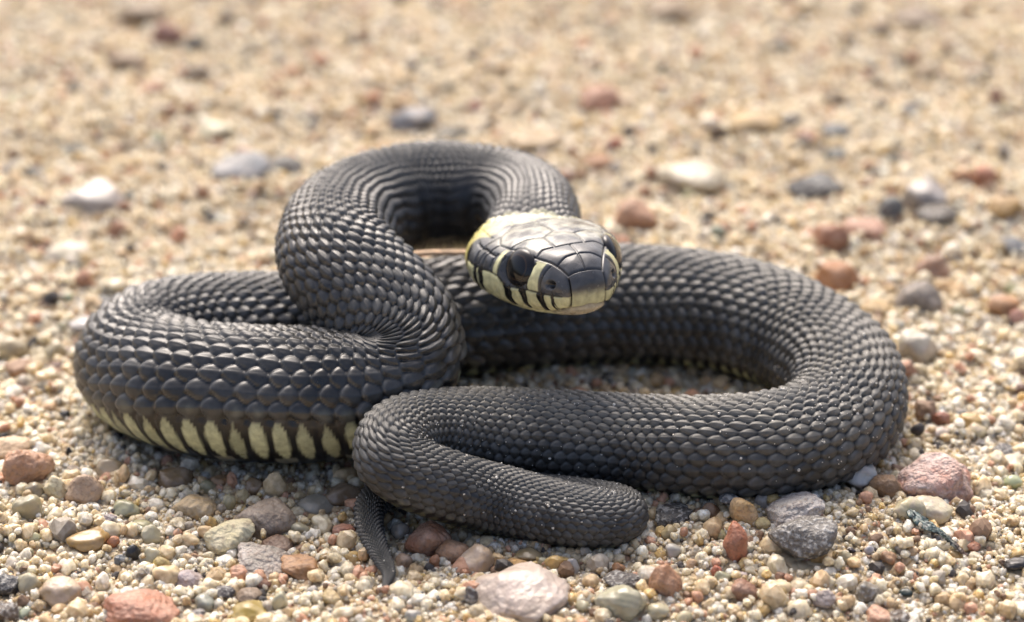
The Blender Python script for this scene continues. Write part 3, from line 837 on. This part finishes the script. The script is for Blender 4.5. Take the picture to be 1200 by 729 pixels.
    (1187, 289, 38, 11, 'd', (82, 88, 96), .3, 0, 'thin blue grey sliver in the sand'),
    (1177, 360, 42, 27, 's', (194, 132, 76), .3, 0, 'orange brown pebble with a red one beside it'),
    (1192, 374, 22, 20, 's', (176, 92, 74), .3, 0, 'red pebble beside the orange brown one'),
    (1074, 411, 54, 50, 'w', (216, 204, 188), .6, 35, 'pale angular stone standing near the right bend'),
    (1061, 438, 28, 30, 's', (206, 134, 100), .4, 0, 'salmon chip against the pale angular stone'),
    (1025, 363, 36, 21, 's', (214, 178, 122), .4, 0, 'sandy yellow chip beside the grey round pebble'),
    (1127, 488, 18, 15, 'd', (118, 124, 132), .2, 0, 'small blue grey bead near the right bend'),
    (1197, 457, 16, 16, 's', (120, 66, 58), .3, 0, 'small dark red pebble in pale gravel'),
    (1103, 492, 22, 18, 's', (178, 104, 80), .4, 0, 'small brick coloured chip near the blue grey bead'),
    (745, 256, 52, 42, 's', (204, 144, 108), .35, 0, 'salmon brown pebble right behind the head'),
    (808, 209, 88, 42, 'w', (226, 210, 180), .3, -3, 'large cream pebble in the sand behind the head'),
    (832, 257, 26, 22, 'd', (120, 106, 84), .3, 0, 'olive grey pebble below the large cream one'),
    (197, 43, 40, 30, 's', (148, 82, 70), .3, 0, 'maroon pebble far behind the snake'),
    (230, 52, 25, 20, 'd', (88, 88, 84), .3, 0, 'dark grey pebble touching the maroon one'),
    (229, 92, 40, 28, 's', (98, 74, 36), .25, 0, 'dark olive brown pebble in front of the maroon one'),
    (167, 15, 62, 22, 's', (138, 112, 74), .4, 0, 'flat olive brown stone beyond the maroon pebble'),
    (283, 198, 70, 28, 's', (150, 156, 160), .3, 0, 'flat blue grey pebble left of the raised coil'),
    (336, 193, 42, 18, 'd', (92, 84, 72), .4, -20, 'dark slanted chip between blue grey pebble and raised coil'),
    (112, 231, 72, 30, 'w', (234, 224, 210), .4, -10, 'white slab-like pebble left of the snake'),
    (88, 177, 36, 13, 'd', (86, 92, 78), .4, 5, 'dark greenish flat chip behind the white slab'),
    (40, 202, 26, 13, 'd', (88, 88, 76), .4, 0, 'dark flat chip left of the greenish one'),
    (153, 229, 16, 10, 'd', (76, 80, 72), .3, 0, 'tiny dark chip at the end of the white slab'),
    (78, 297, 58, 26, 'w', (224, 210, 186), .4, 0, 'whitish flat pebble below the white slab'),
    (84, 315, 24, 12, 'd', (82, 80, 70), .4, 0, 'dark chip below the whitish flat pebble'),
    (253, 152, 42, 20, 'w', (236, 224, 184), .3, 0, 'cream yellow pebble behind the blue grey one'),
    (180, 104, 32, 14, 's', (184, 124, 90), .4, 0, 'orange brown flat chip left of the olive brown pebble'),
    (147, 70, 48, 18, 's', (160, 132, 104), .4, 0, 'grey brown flat stone left of the maroon pebble'),
    (483, 140, 58, 30, 's', (112, 120, 130), .35, 10, 'slate blue pebble behind the top of the raised coil'),
    (532, 158, 46, 12, 'd', (112, 98, 66), .4, 0, 'olive sliver right behind the raised coil'),
    (702, 118, 50, 30, 's', (178, 110, 76), .5, 0, 'rust red stone behind the neck'),
    (720, 168, 26, 16, 's', (192, 112, 88), .4, 0, 'small red pebble below the rust red stone'),
    (699, 190, 36, 18, 's', (206, 144, 100), .4, 0, 'orange chip between red pebble and neck'),
    (630, 166, 62, 30, 's', (202, 172, 134), .3, 0, 'tan rounded pebble directly behind the neck'),
    (885, 147, 62, 24, 's', (206, 168, 104), .4, -8, 'ochre flat pebble behind the large cream one'),
    (947, 160, 32, 16, 's', (172, 112, 84), .4, 0, 'reddish chip right of the ochre flat pebble'),
    (980, 153, 34, 13, 'd', (134, 136, 132), .3, 0, 'grey flat chip beside the reddish one'),
    (978, 180, 26, 12, 'd', (120, 122, 112), .3, 0, 'grey green chip below the grey flat one'),
    (1075, 22, 60, 24, 's', (122, 98, 72), .4, 0, 'dark brown stone far behind the right bend'),
    (1030, 33, 30, 18, 's', (142, 118, 88), .4, 0, 'brown chip beside the far dark brown stone'),
    (785, 12, 66, 20, 's', (152, 124, 88), .4, 0, 'long olive tan stone far behind the head'),
    (977, 118, 30, 20, 's', (122, 98, 60), .3, 0, 'olive brown pebble beyond the grey flat chip'),
    (912, 55, 22, 16, 'd', (142, 138, 120), .3, 0, 'grey pebble far behind the ochre one'),
    (1063, 132, 26, 18, 'd', (136, 130, 118), .3, 0, 'grey speckled pebble behind the pale grey lump'),
    (1082, 86, 32, 20, 's', (186, 158, 122), .3, 0, 'tan pebble beyond the grey speckled one'),
    (124, 353, 32, 16, 'd', (82, 84, 76), .4, 0, 'dark chip beside the left coil'),
    (97, 381, 36, 15, 'w', (206, 200, 192), .4, 0, 'grey white flat pebble beside the left coil'),
    (16, 411, 36, 30, 'q', (226, 204, 166), .2, 0, 'milky honey quartz pebble left of the coil'),
    (64, 414, 29, 26, 'q', (226, 208, 174), .2, 0, 'pale quartz pebble between honey quartz and coil'),
    (22, 431, 34, 20, 's', (186, 138, 104), .4, 0, 'brownish chip below the honey quartz'),
    (600, 128, 30, 14, 's', (190, 164, 130), .4, 0, 'sandy chip behind the raised coil'),
    (1180, 130, 18, 14, 'w', (230, 214, 160), .3, 0, 'cream yellow grit beyond the ochre pebble'),
    (1167, 115, 16, 22, 's', (168, 108, 92), .3, 90, 'reddish grit beside the cream yellow one'),
    (1140, 640, 24, 10, 's', (190, 120, 92), .4, 0, 'thin salmon chip in fine sand beyond the teal scrap'),
    (1100, 632, 20, 9, 'd', (92, 76, 66), .5, 15, 'thin dark brown splinter in fine sand')]

# centre line samples of the snake for keeping stones and grains out of it
CLs = cl[::8, :4]


def inside_snake(P, grow=0.0, k=0.97):
    bad = np.zeros(len(P), bool)
    for a in range(0, len(P), 4000):
        d = np.linalg.norm(P[a:a + 4000, None] - CLs[None, :, :3], axis=-1) - CLs[None, :, 3] * k - (grow if np.isscalar(grow) else grow[a:a + 4000, None])
        bad[a:a + 4000] = d.min(1) < 0
    return bad


placed = []           # x, y, radius of every stone, so that grains keep clear


def add_stone(x, y, w, h, mk, rgb, ang, rot, label, group=None, seed=0, sub=4):
    _, d = px_at(x, y, 1.0); sc = d / FPX
    W = w * sc; Dp = 0.85 * W; sp, cp = math.sin(PITCH), math.cos(PITCH)
    if abs(rot) > 45: Dp = 0.95 * W if w < h else Dp
    H = math.sqrt(max((h * sc) ** 2 - (Dp * sp) ** 2, (0.42 * h * sc) ** 2)) / cp
    H = max(H, 0.35 * W)
    H *= 1.18
    p, d = px_at(x, y, 0.0)
    for _ in range(3):
        zc = float(ground_z(p[0], p[1])) + 0.12 * H; p, d = px_at(x, y, zc)
    if not group:
        for _ in range(14):
            if not inside_snake(p[None], 0.33 * W, 0.96)[0]: break
            zc += 0.12; p, d = px_at(x, y, zc)
    m = stone_mesh('pebble', (W, Dp, H), seed, ang, sub)
    m.materials.append(PM[mk])
    o = bpy.data.objects.new('pebble', m); C.objects.link(o)
    o.location = p * K
    # a turn in the picture plane is a lean about the view's horizontal axis plus a turn on the ground
    r2 = np.random.default_rng(seed + 5)
    lean = math.radians(rot) if abs(rot) <= 45 else 0.0
    o.rotation_euler = (r2.uniform(-.12, .12), -lean * 0.6, lean * 0.9 + r2.uniform(-.2, .2))
    g_ = sum(rgb) / 3; rgb = [g_ + (c - g_) * 0.9 for c in rgb]; rgb[2] *= 0.93 if rgb[0] > rgb[2] + 25 else 1.0
    o.color = (*[c * (0.74 if mk != 'q' else 0.9) for c in lin(*rgb)], 1)
    set_props(o, label, 'pebble', group)
    placed.append((p[0], p[1], 0.5 * W, zc, H))
    return o


STONES = [(*q_[:8], q_[8].replace(' left of ', ' beside ').replace(' right of ', ' beside ').replace(' below ', ' near ').replace(' above ', ' near ')) for q_ in STONES]
for i, (x, y, w, h, mk, rgb, ang, rot, label) in enumerate(STONES):
    add_stone(x, y, w, h, mk, rgb, ang, rot, label, None, 100 + i, 5 if w > 55 else 4)

# middle-sized gravel: look-alikes by kind
KINDS = [
    ('q', CLR, 'clear honey quartz grain', 'clear quartz gravel', .30), ('w', WHT, 'milky white chip', 'milky white gravel', .16),
    ('s', TAN, 'tan pebble', 'tan gravel', .16), ('s', SAL, 'salmon pebble', 'salmon gravel', .11),
    ('s', BRN, 'brown pebble', 'brown gravel', .08), ('k', BLK, 'black grit stone', 'black grit', .07),
    ('q', AMB, 'amber quartz grain', 'amber quartz gravel', .06), ('d', GRY, 'grey speckled pebble', 'grey gravel', .06)]
cum = np.cumsum([k[4] for k in KINDS]); n_left = 300 - len(STONES); tries = 0
gravel = []
while n_left > 0 and tries < 6000:
    tries += 1
    x = rng.uniform(5, 1195); y = 729 - 725 * rng.beta(1.0, 1.9)
    w = rng.uniform(12, 26) * (0.72 + 0.28 * y / 729)
    p, d = px_at(x, y, 0.3); rad = 0.5 * w * d / FPX
    if inside_snake(p[None] + np.array([[0, 0, .5]]), rad, 1.0)[0]: continue
    if any(math.hypot(p[0] - a, p[1] - b) < 0.8 * (rad + r) for a, b, r, _, _ in placed): continue
    k = KINDS[int(np.searchsorted(cum, rng.uniform(0, cum[-1])))]
    if k[0] == 'k': w *= 0.7
    c = tuple(float(np.clip(v + rng.normal(0, 9), 20, 245)) for v in k[1])
    gravel.append((add_stone(x, y, w, w * rng.uniform(.55, .85), k[0], c, rng.uniform(.15, .5), rng.uniform(-30, 30), 'small ' + k[2], k[3], 900 + tries, 3), k[2], p, rad))
    n_left -= 1


def short(lb):
    for wd in (' beside', ' in ', ' near', ' with', ' next', ' tucked', ' behind', ' by ', ' under', ' touching', ' leaning', ' between', ' at ', ' against', ' resting', ' lying', ' beyond', ' standing', ' far', ' directly', ' just', ' right', ' where', ' on '):
        lb = lb.split(wd)[0]
    return lb


used = {}
for o, kind_, p, rad in gravel:
    od = np.argsort([math.hypot(p[0] - a, p[1] - b) - r for a, b, r, _, _ in placed[:len(STONES)]])
    size = 'tiny' if rad < 0.6 else 'small' if rad < 0.8 else 'larger'
    opts = [f'{size} {kind_} close to the {short(STONES[od[0]][8])}'] + [f'{size} {kind_} between the {short(STONES[od[0]][8])} and the {short(STONES[od[m_]][8])}' for m_ in (1, 2, 3, 4)]
    opts = [q_ for q_ in opts if len(q_.split()) <= 16]
    o['label'] = next((q_ for q_ in opts if q_ not in used), opts[0]); used[o['label']] = 1
print('stones', len(placed), 'tries', tries)


# ------------------------------------------------------------------ sand grains (uncountable: one object, geometry-node instances)
def grain_nodes(name, mat, nvar=7, sub=3):
    g = bpy.data.node_groups.new(name, 'GeometryNodeTree'); g.is_modifier = True
    g.interface.new_socket('Geometry', in_out='INPUT', socket_type='NodeSocketGeometry')
    g.interface.new_socket('Geometry', in_out='OUTPUT', socket_type='NodeSocketGeometry')
    N = g.nodes; L = g.links
    gi = N.new('NodeGroupInput'); go = N.new('NodeGroupOutput')
    j = N.new('GeometryNodeGeometryToInstance')
    for k in range(nvar):
        ic = N.new('GeometryNodeMeshIcoSphere'); ic.inputs['Radius'].default_value = 1.0; ic.inputs['Subdivisions'].default_value = sub if k in (1, 4) else 2
        po = N.new('GeometryNodeInputPosition')
        vo = N.new('ShaderNodeTexVoronoi'); vo.feature = 'SMOOTH_F1'; vo.voronoi_dimensions = '4D'; vo.inputs['Scale'].default_value = 0.9; vo.inputs['W'].default_value = k * 3.7; vo.inputs['Smoothness'].default_value = 0.6
        L.new(po.outputs[0], vo.inputs['Vector'])
        no = N.new('ShaderNodeTexNoise'); no.noise_dimensions = '4D'; no.inputs['Scale'].default_value = 1.3; no.inputs['W'].default_value = k * 5.1 + 1; no.inputs['Detail'].default_value = 2.0
        L.new(po.outputs[0], no.inputs['Vector'])
        ad = N.new('ShaderNodeMath'); ad.operation = 'ADD'; L.new(vo.outputs['Distance'], ad.inputs[0]); L.new(no.outputs[0], ad.inputs[1])
        mr = N.new('ShaderNodeMapRange'); mr.inputs[1].default_value = 0.4; mr.inputs[2].default_value = 1.7; mr.inputs[3].default_value = 1.38; mr.inputs[4].default_value = 0.44
        L.new(ad.outputs[0], mr.inputs[0])
        sc = N.new('ShaderNodeVectorMath'); sc.operation = 'SCALE'; L.new(po.outputs[0], sc.inputs[0]); L.new(mr.outputs[0], sc.inputs['Scale'])
        sp = N.new('GeometryNodeSetPosition'); L.new(ic.outputs['Mesh'], sp.inputs['Geometry']); L.new(sc.outputs[0], sp.inputs['Position'])
        sh = N.new('GeometryNodeSetShadeSmooth'); L.new(sp.outputs[0], sh.inputs[0]); sh.inputs['Shade Smooth'].default_value = k in (1, 4)
        sm_ = N.new('GeometryNodeSetMaterial'); sm_.inputs['Material'].default_value = mat; L.new(sh.outputs[0], sm_.inputs['Geometry'])
        L.new(sm_.outputs[0], j.inputs[0])
    ip = N.new('GeometryNodeInstanceOnPoints'); ip.inputs['Pick Instance'].default_value = True
    mp = N.new('GeometryNodeMeshToPoints'); L.new(gi.outputs[0], mp.inputs[0])
    L.new(mp.outputs[0], ip.inputs['Points']); L.new(j.outputs[0], ip.inputs['Instance'])
    for nm, typ, sock in (('rot', 'FLOAT_VECTOR', 'Rotation'), ('scl', 'FLOAT_VECTOR', 'Scale'), ('idx', 'INT', 'Instance Index')):
        na = N.new('GeometryNodeInputNamedAttribute'); na.data_type = typ; na.inputs['Name'].default_value = nm
        src = na.outputs['Attribute']
        if nm == 'rot':
            er = N.new('FunctionNodeEulerToRotation'); L.new(src, er.inputs[0]); src = er.outputs[0]
        L.new(src, ip.inputs[sock])
    L.new(ip.outputs[0], go.inputs[0])
    return g


def grain_object(name, P, rad, colr, group):
    m = bpy.data.meshes.new(name); n = len(P)
    m.vertices.add(n); m.vertices.foreach_set('co', (P * K).astype(np.float32).ravel())
    def attr(nm, typ, key, arr):
        a = m.attributes.new(nm, typ, 'POINT'); a.data.foreach_set(key, arr.ravel())
    attr('rot', 'FLOAT_VECTOR', 'vector', rng.uniform(0, 6.283, (n, 3)).astype(np.float32))
    attr('scl', 'FLOAT_VECTOR', 'vector', (rad[:, None] * rng.uniform(0.75, 1.25, (n, 3)) * K).astype(np.float32))
    attr('idx', 'INT', 'value', rng.integers(0, 1000, n).astype(np.int32))
    attr('col', 'FLOAT_COLOR', 'color', colr.astype(np.float32))
    o = bpy.data.objects.new(name, m); C.objects.link(o)
    md = o.modifiers.new('grains', 'NODES'); md.node_group = group
    return o


PAL = [((233, 221, 193), .36, 1), ((219, 199, 163), .25, .9), ((239, 232, 215), .14, .8), ((206, 180, 141), .12, .5), ((203, 158, 130), .045, .3), ((212, 183, 128), .045, .9), ((180, 170, 154), .035, .3), ((148, 121, 97), .03, 0), ((70, 66, 64), .016, 0)]
pc_ = np.cumsum([p[1] for p in PAL]); pc_ /= pc_[-1]
pcol = np.array([[*lin(*p[0]), p[2]] for p in PAL])


PAL2 = np.array([[*lin(*c), a_] for c, a_ in (((232, 222, 202), .8), ((196, 168, 130), .3), ((160, 120, 92), 0), ((150, 142, 132), 0), ((112, 96, 78), 0), ((196, 148, 118), .2), ((84, 80, 76), 0), ((216, 190, 150), .6))])


def colours(n):
    c = pcol[np.searchsorted(pc_, rng.uniform(0, 1, n))].copy()
    c[:, :3] *= rng.uniform(0.75, 1.12, (n, 1)); c[:, :3] = np.clip(c[:, :3], 0, 0.9)
    return c


def layer(x0, x1, y0, y1, g, med, sig, lift, keep=None):
    X, Y = np.meshgrid(np.arange(x0, x1, g), np.arange(y0, y1, g), indexing='ij')
    X = (X + rng.uniform(-.5, .5, X.shape) * g).ravel(); Y = (Y + rng.uniform(-.5, .5, Y.shape) * g).ravel()
    r = np.clip(np.exp(rng.normal(math.log(med), sig, len(X))), 0.14, 1.0)
    if keep is not None:
        k = keep(X, Y); X, Y, r = X[k], Y[k], r[k]
    Z = ground_z(X, Y) + rng.uniform(-0.9, lift, len(X)) * r - 0.05
    return np.stack([X, Y, Z], -1), r


core = lambda X, Y: (np.abs(X) < 56 + 0.13 * (Y + 50)) & (Y > -58) & (Y < 96)
outer = lambda X, Y: ~core(X, Y)
front_part = lambda X, Y: core(X, Y) & (Y < 14 + 4 * np.sin(X * 0.2))
back_part = lambda X, Y: core(X, Y) & ~front_part(X, Y)
lay = [layer(-85, 85, 0, 96, 2.6, 0.50, 0.38, 0.6, back_part), layer(-85, 85, -58, 96, 0.62, 0.32, 0.48, 0.5, front_part), layer(-85, 85, -58, 96, 0.46, 0.16, 0.5, 1.6, front_part), layer(-85, 85, 0, 96, 0.52, 0.24, 0.40, 0.8, back_part), layer(-70, 70, -58, -4, 2.1, 0.56, 0.28, 0.45, core), layer(-140, 140, -105, 215, 1.05, 0.55, 0.3, 0.6, outer)]
# sand pushed up along the flanks of the coils that lie on the ground
nb = 15000
bi = rng.integers(int(95 / STEP), len(cl) - 150, nb)
bt = np.gradient(cl[:, :2], axis=0)[bi]; bt /= np.linalg.norm(bt, axis=1, keepdims=True)
bs = rng.choice([-1.0, 1.0], nb) * cl[bi, 3] * (0.70 + 0.5 * rng.beta(1.3, 2.2, nb))
bx_, by_ = cl[bi, 0] - bt[:, 1] * bs, cl[bi, 1] + bt[:, 0] * bs
br = np.clip(np.exp(rng.normal(math.log(0.24), 0.45, nb)), 0.1, 0.8)
hump = np.clip(1.25 - np.abs(bs) / cl[bi, 3], 0, 1) * 2.2 * (0.45 + 0.55 * np.sin(bi * 0.011 + np.sign(bs)) ** 2)
bz = ground_z(bx_, by_) + rng.uniform(-0.2, 1.0, nb) * hump
lowc_ = cl[bi, 2] < cl[bi, 3] * 1.15
lay.append((np.stack([bx_, by_, bz], -1)[lowc_], br[lowc_]))
P = np.vstack([a for a, _ in lay]); rr = np.concatenate([b for _, b in lay])
ok = ~inside_snake(P, 0.25 * rr, 0.95)
st = np.array(placed)
for a in range(0, len(st)):
    dx, dy = P[:, 0] - st[a, 0], P[:, 1] - st[a, 1]
    ok &= ~((dx * dx + dy * dy < (0.86 * st[a, 2]) ** 2) & (P[:, 2] > st[a, 3] - 0.6 * st[a, 4]))
gcol = colours(len(P)); n0 = len(lay[0][1]); gcol[:n0] = PAL2[rng.integers(0, len(PAL2), n0)]
P, rr, gcol = P[ok], rr[ok], gcol[ok]
print('grains', len(P))
gmat = mat_grain()
gnodes = grain_nodes('grain_scatter', gmat)
go_ = grain_object('sand_grains', P, rr, gcol, gnodes)
set_props(go_, 'loose pale quartz sand grains covering the ground', 'sand', kind='stuff')


# ------------------------------------------------------------------ sand dust sticking to the snake
VN = co[NHEAD:].reshape(-1, 3); su = np.repeat(S[NHEAD:], NA); tp = np.tile(np.abs(THs), len(S) - NHEAD)
vx, vy, _ = to_px(VN)
w_ = np.exp(-((vx - 985) / 100) ** 2 - ((vy - 470) / 55) ** 2) * 5 + 0.8 * (vx > 480) * (vy > 440) + 0.03
w_ = w_ * (tp < 1.7) * (su > 120) * (RH[NHEAD:].reshape(-1) > 0.25)
pick = rng.choice(len(VN), 900, replace=False, p=w_ / w_.sum())
dp = VN[pick]; dr = np.clip(np.exp(rng.normal(math.log(0.055), 0.4, len(dp))), 0.03, 0.16)
dcol = np.tile(np.array([[*lin(240, 234, 218), 0.4]]), (len(dp), 1))
du_ = grain_object('sand_dust', dp, dr, dcol, gnodes)
set_props(du_, 'tiny pale sand specks stuck to the scales of the snake', 'sand', kind='stuff')


# ------------------------------------------------------------------ dry stalk across the gap behind the head
def tube(name, pts_, rads, mat, flat=1.0, n=14):
    pts_ = np.array(pts_); rads = np.array(rads); T_ = np.gradient(pts_, axis=0); T_ /= np.linalg.norm(T_, axis=1, keepdims=True)
    sd = np.cross(T_, ZV[None]); sd /= np.linalg.norm(sd, axis=1, keepdims=True); up = np.cross(sd, T_)
    a = np.linspace(0, 2 * np.pi, n, endpoint=False)
    c_ = pts_[:, None] + rads[:, None, None] * (sd[:, None] * np.cos(a)[None, :, None] + flat * up[:, None] * np.sin(a)[None, :, None])
    base = pts_[len(pts_) // 2]
    m_ = grid_mesh(name, (c_.reshape(-1, 3) - base) * K, len(pts_), n, wrap_v=True)
    m_.materials.append(mat); o = bpy.data.objects.new(name, m_); C.objects.link(o); o.location = base * K
    return o


A, _ = px_at(462, 301, 11.4); B_, _ = px_at(600, 290, 11.8)
k_ = np.linspace(0, 1, 40)[:, None]
sp_ = A * (1 - k_) + B_ * k_ + np.array([0, 0, 1.0]) * 0.12 * np.sin(k_ * 7)
stalk = tube('dry_stalk', sp_, (0.34 - 0.10 * k_[:, 0]) * (1 + 0.06 * np.sin(k_[:, 0] * 40)) * np.clip(np.minimum(k_[:, 0], 1 - k_[:, 0]) * 30 + 0.05, 0, 1), mat_simple('dry_straw', lin(204, 172, 138), 0.6, 0.25, 1500), 0.8)
set_props(stalk, 'thin pale dry stalk lying across the coil behind the head', 'stalk')

# ------------------------------------------------------------------ teal scrap by the pink granite
def scrap():
    n, mw = 40, 13
    a, _ = px_at(1056, 604, 0.9); b, _ = px_at(1134, 657, 0.45)
    ax = b - a; L_ = np.linalg.norm(ax); ax /= L_; sd = np.cross(ZV, ax); sd /= np.linalg.norm(sd); up = np.cross(ax, sd)
    k = np.linspace(0, 1, n); vs = []
    wd = 0.62 * np.sin(np.clip(k / 0.62, 0, 1) * np.pi) ** 0.7 * (k < 0.62) + 0.02
    wd = np.maximum(wd * 0.85, 0.20 * (1 - ss(0.85, 1.0, k))) * (1 + 0.22 * np.sin(k * 37) * np.sin(k * 13 + 1)) + 0.02
    rj = np.random.default_rng(11)
    for lay_ in (1, -1):
        for i in range(n):
            c = a + ax * L_ * k[i]; c = c.copy(); c[2] = float(ground_z(c[0], c[1])) + 0.55 + 0.25 * math.sin(k[i] * 3)
            for j in range(mw):
                f_ = j / (mw - 1) * 2 - 1
                h = (0.34 * (1 - f_ * f_) + 0.05 * math.cos(f_ * 14)) * wd[i] / 0.6
                vs.append(c + rj.normal(0, 0.05, 3) + sd * wd[i] * f_ + up * (h if lay_ > 0 else -0.5 * h - 0.02))
    fs = []
    N1 = n * mw
    for l_ in range(2):
        for i in range(n - 1):
            for j in range(mw - 1):
                q_ = [l_ * N1 + i * mw + j, l_ * N1 + (i + 1) * mw + j, l_ * N1 + (i + 1) * mw + j + 1, l_ * N1 + i * mw + j + 1]
                fs.append(q_ if l_ else q_[::-1])
    for i in range(n - 1):
        for j in (0, mw - 1):
            q_ = [i * mw + j, (i + 1) * mw + j, N1 + (i + 1) * mw + j, N1 + i * mw + j]; fs.append(q_ if j == 0 else q_[::-1])
    base = a.copy(); vs = (np.array(vs) - base) * K
    m_ = bpy.data.meshes.new('withered_scrap'); m_.from_pydata(vs.tolist(), [], fs); m_.update()
    for p_ in m_.polygons: p_.use_smooth = True
    M = Mat('teal_scrap'); tc = M.node('ShaderNodeTexCoord'); w3 = M.node('ShaderNodeTexNoise', i_Scale=2200.0, i_Detail=3.0)
    M.link(tc.outputs['Object'], w3.inputs['Vector'])
    sx_ = M.node('ShaderNodeSeparateXYZ'); M.link(tc.outputs['Object'], sx_.inputs[0])
    mp_ = M.node('ShaderNodeMapRange'); mp_.inputs[1].default_value = 0.0028; mp_.inputs[2].default_value = 0.0042; M.link(sx_.outputs[0], mp_.inputs[0])
    cr_ = ramp(M, w3.outputs[0], [(0.36, lin(30, 42, 44)), (0.52, lin(70, 92, 92)), (0.66, lin(150, 156, 140))])
    M.link(mixc(M, mp_.outputs[0], cr_, lin(104, 82, 70)), M.b.inputs['Base Color']); M.set(Roughness=0.4)
    m_.materials.append(M.m)
    o = bpy.data.objects.new('withered_scrap', m_); C.objects.link(o); o.location = base * K
    set_props(o, 'dark teal withered scrap lying beside the cream flat pebble', 'debris')


scrap()
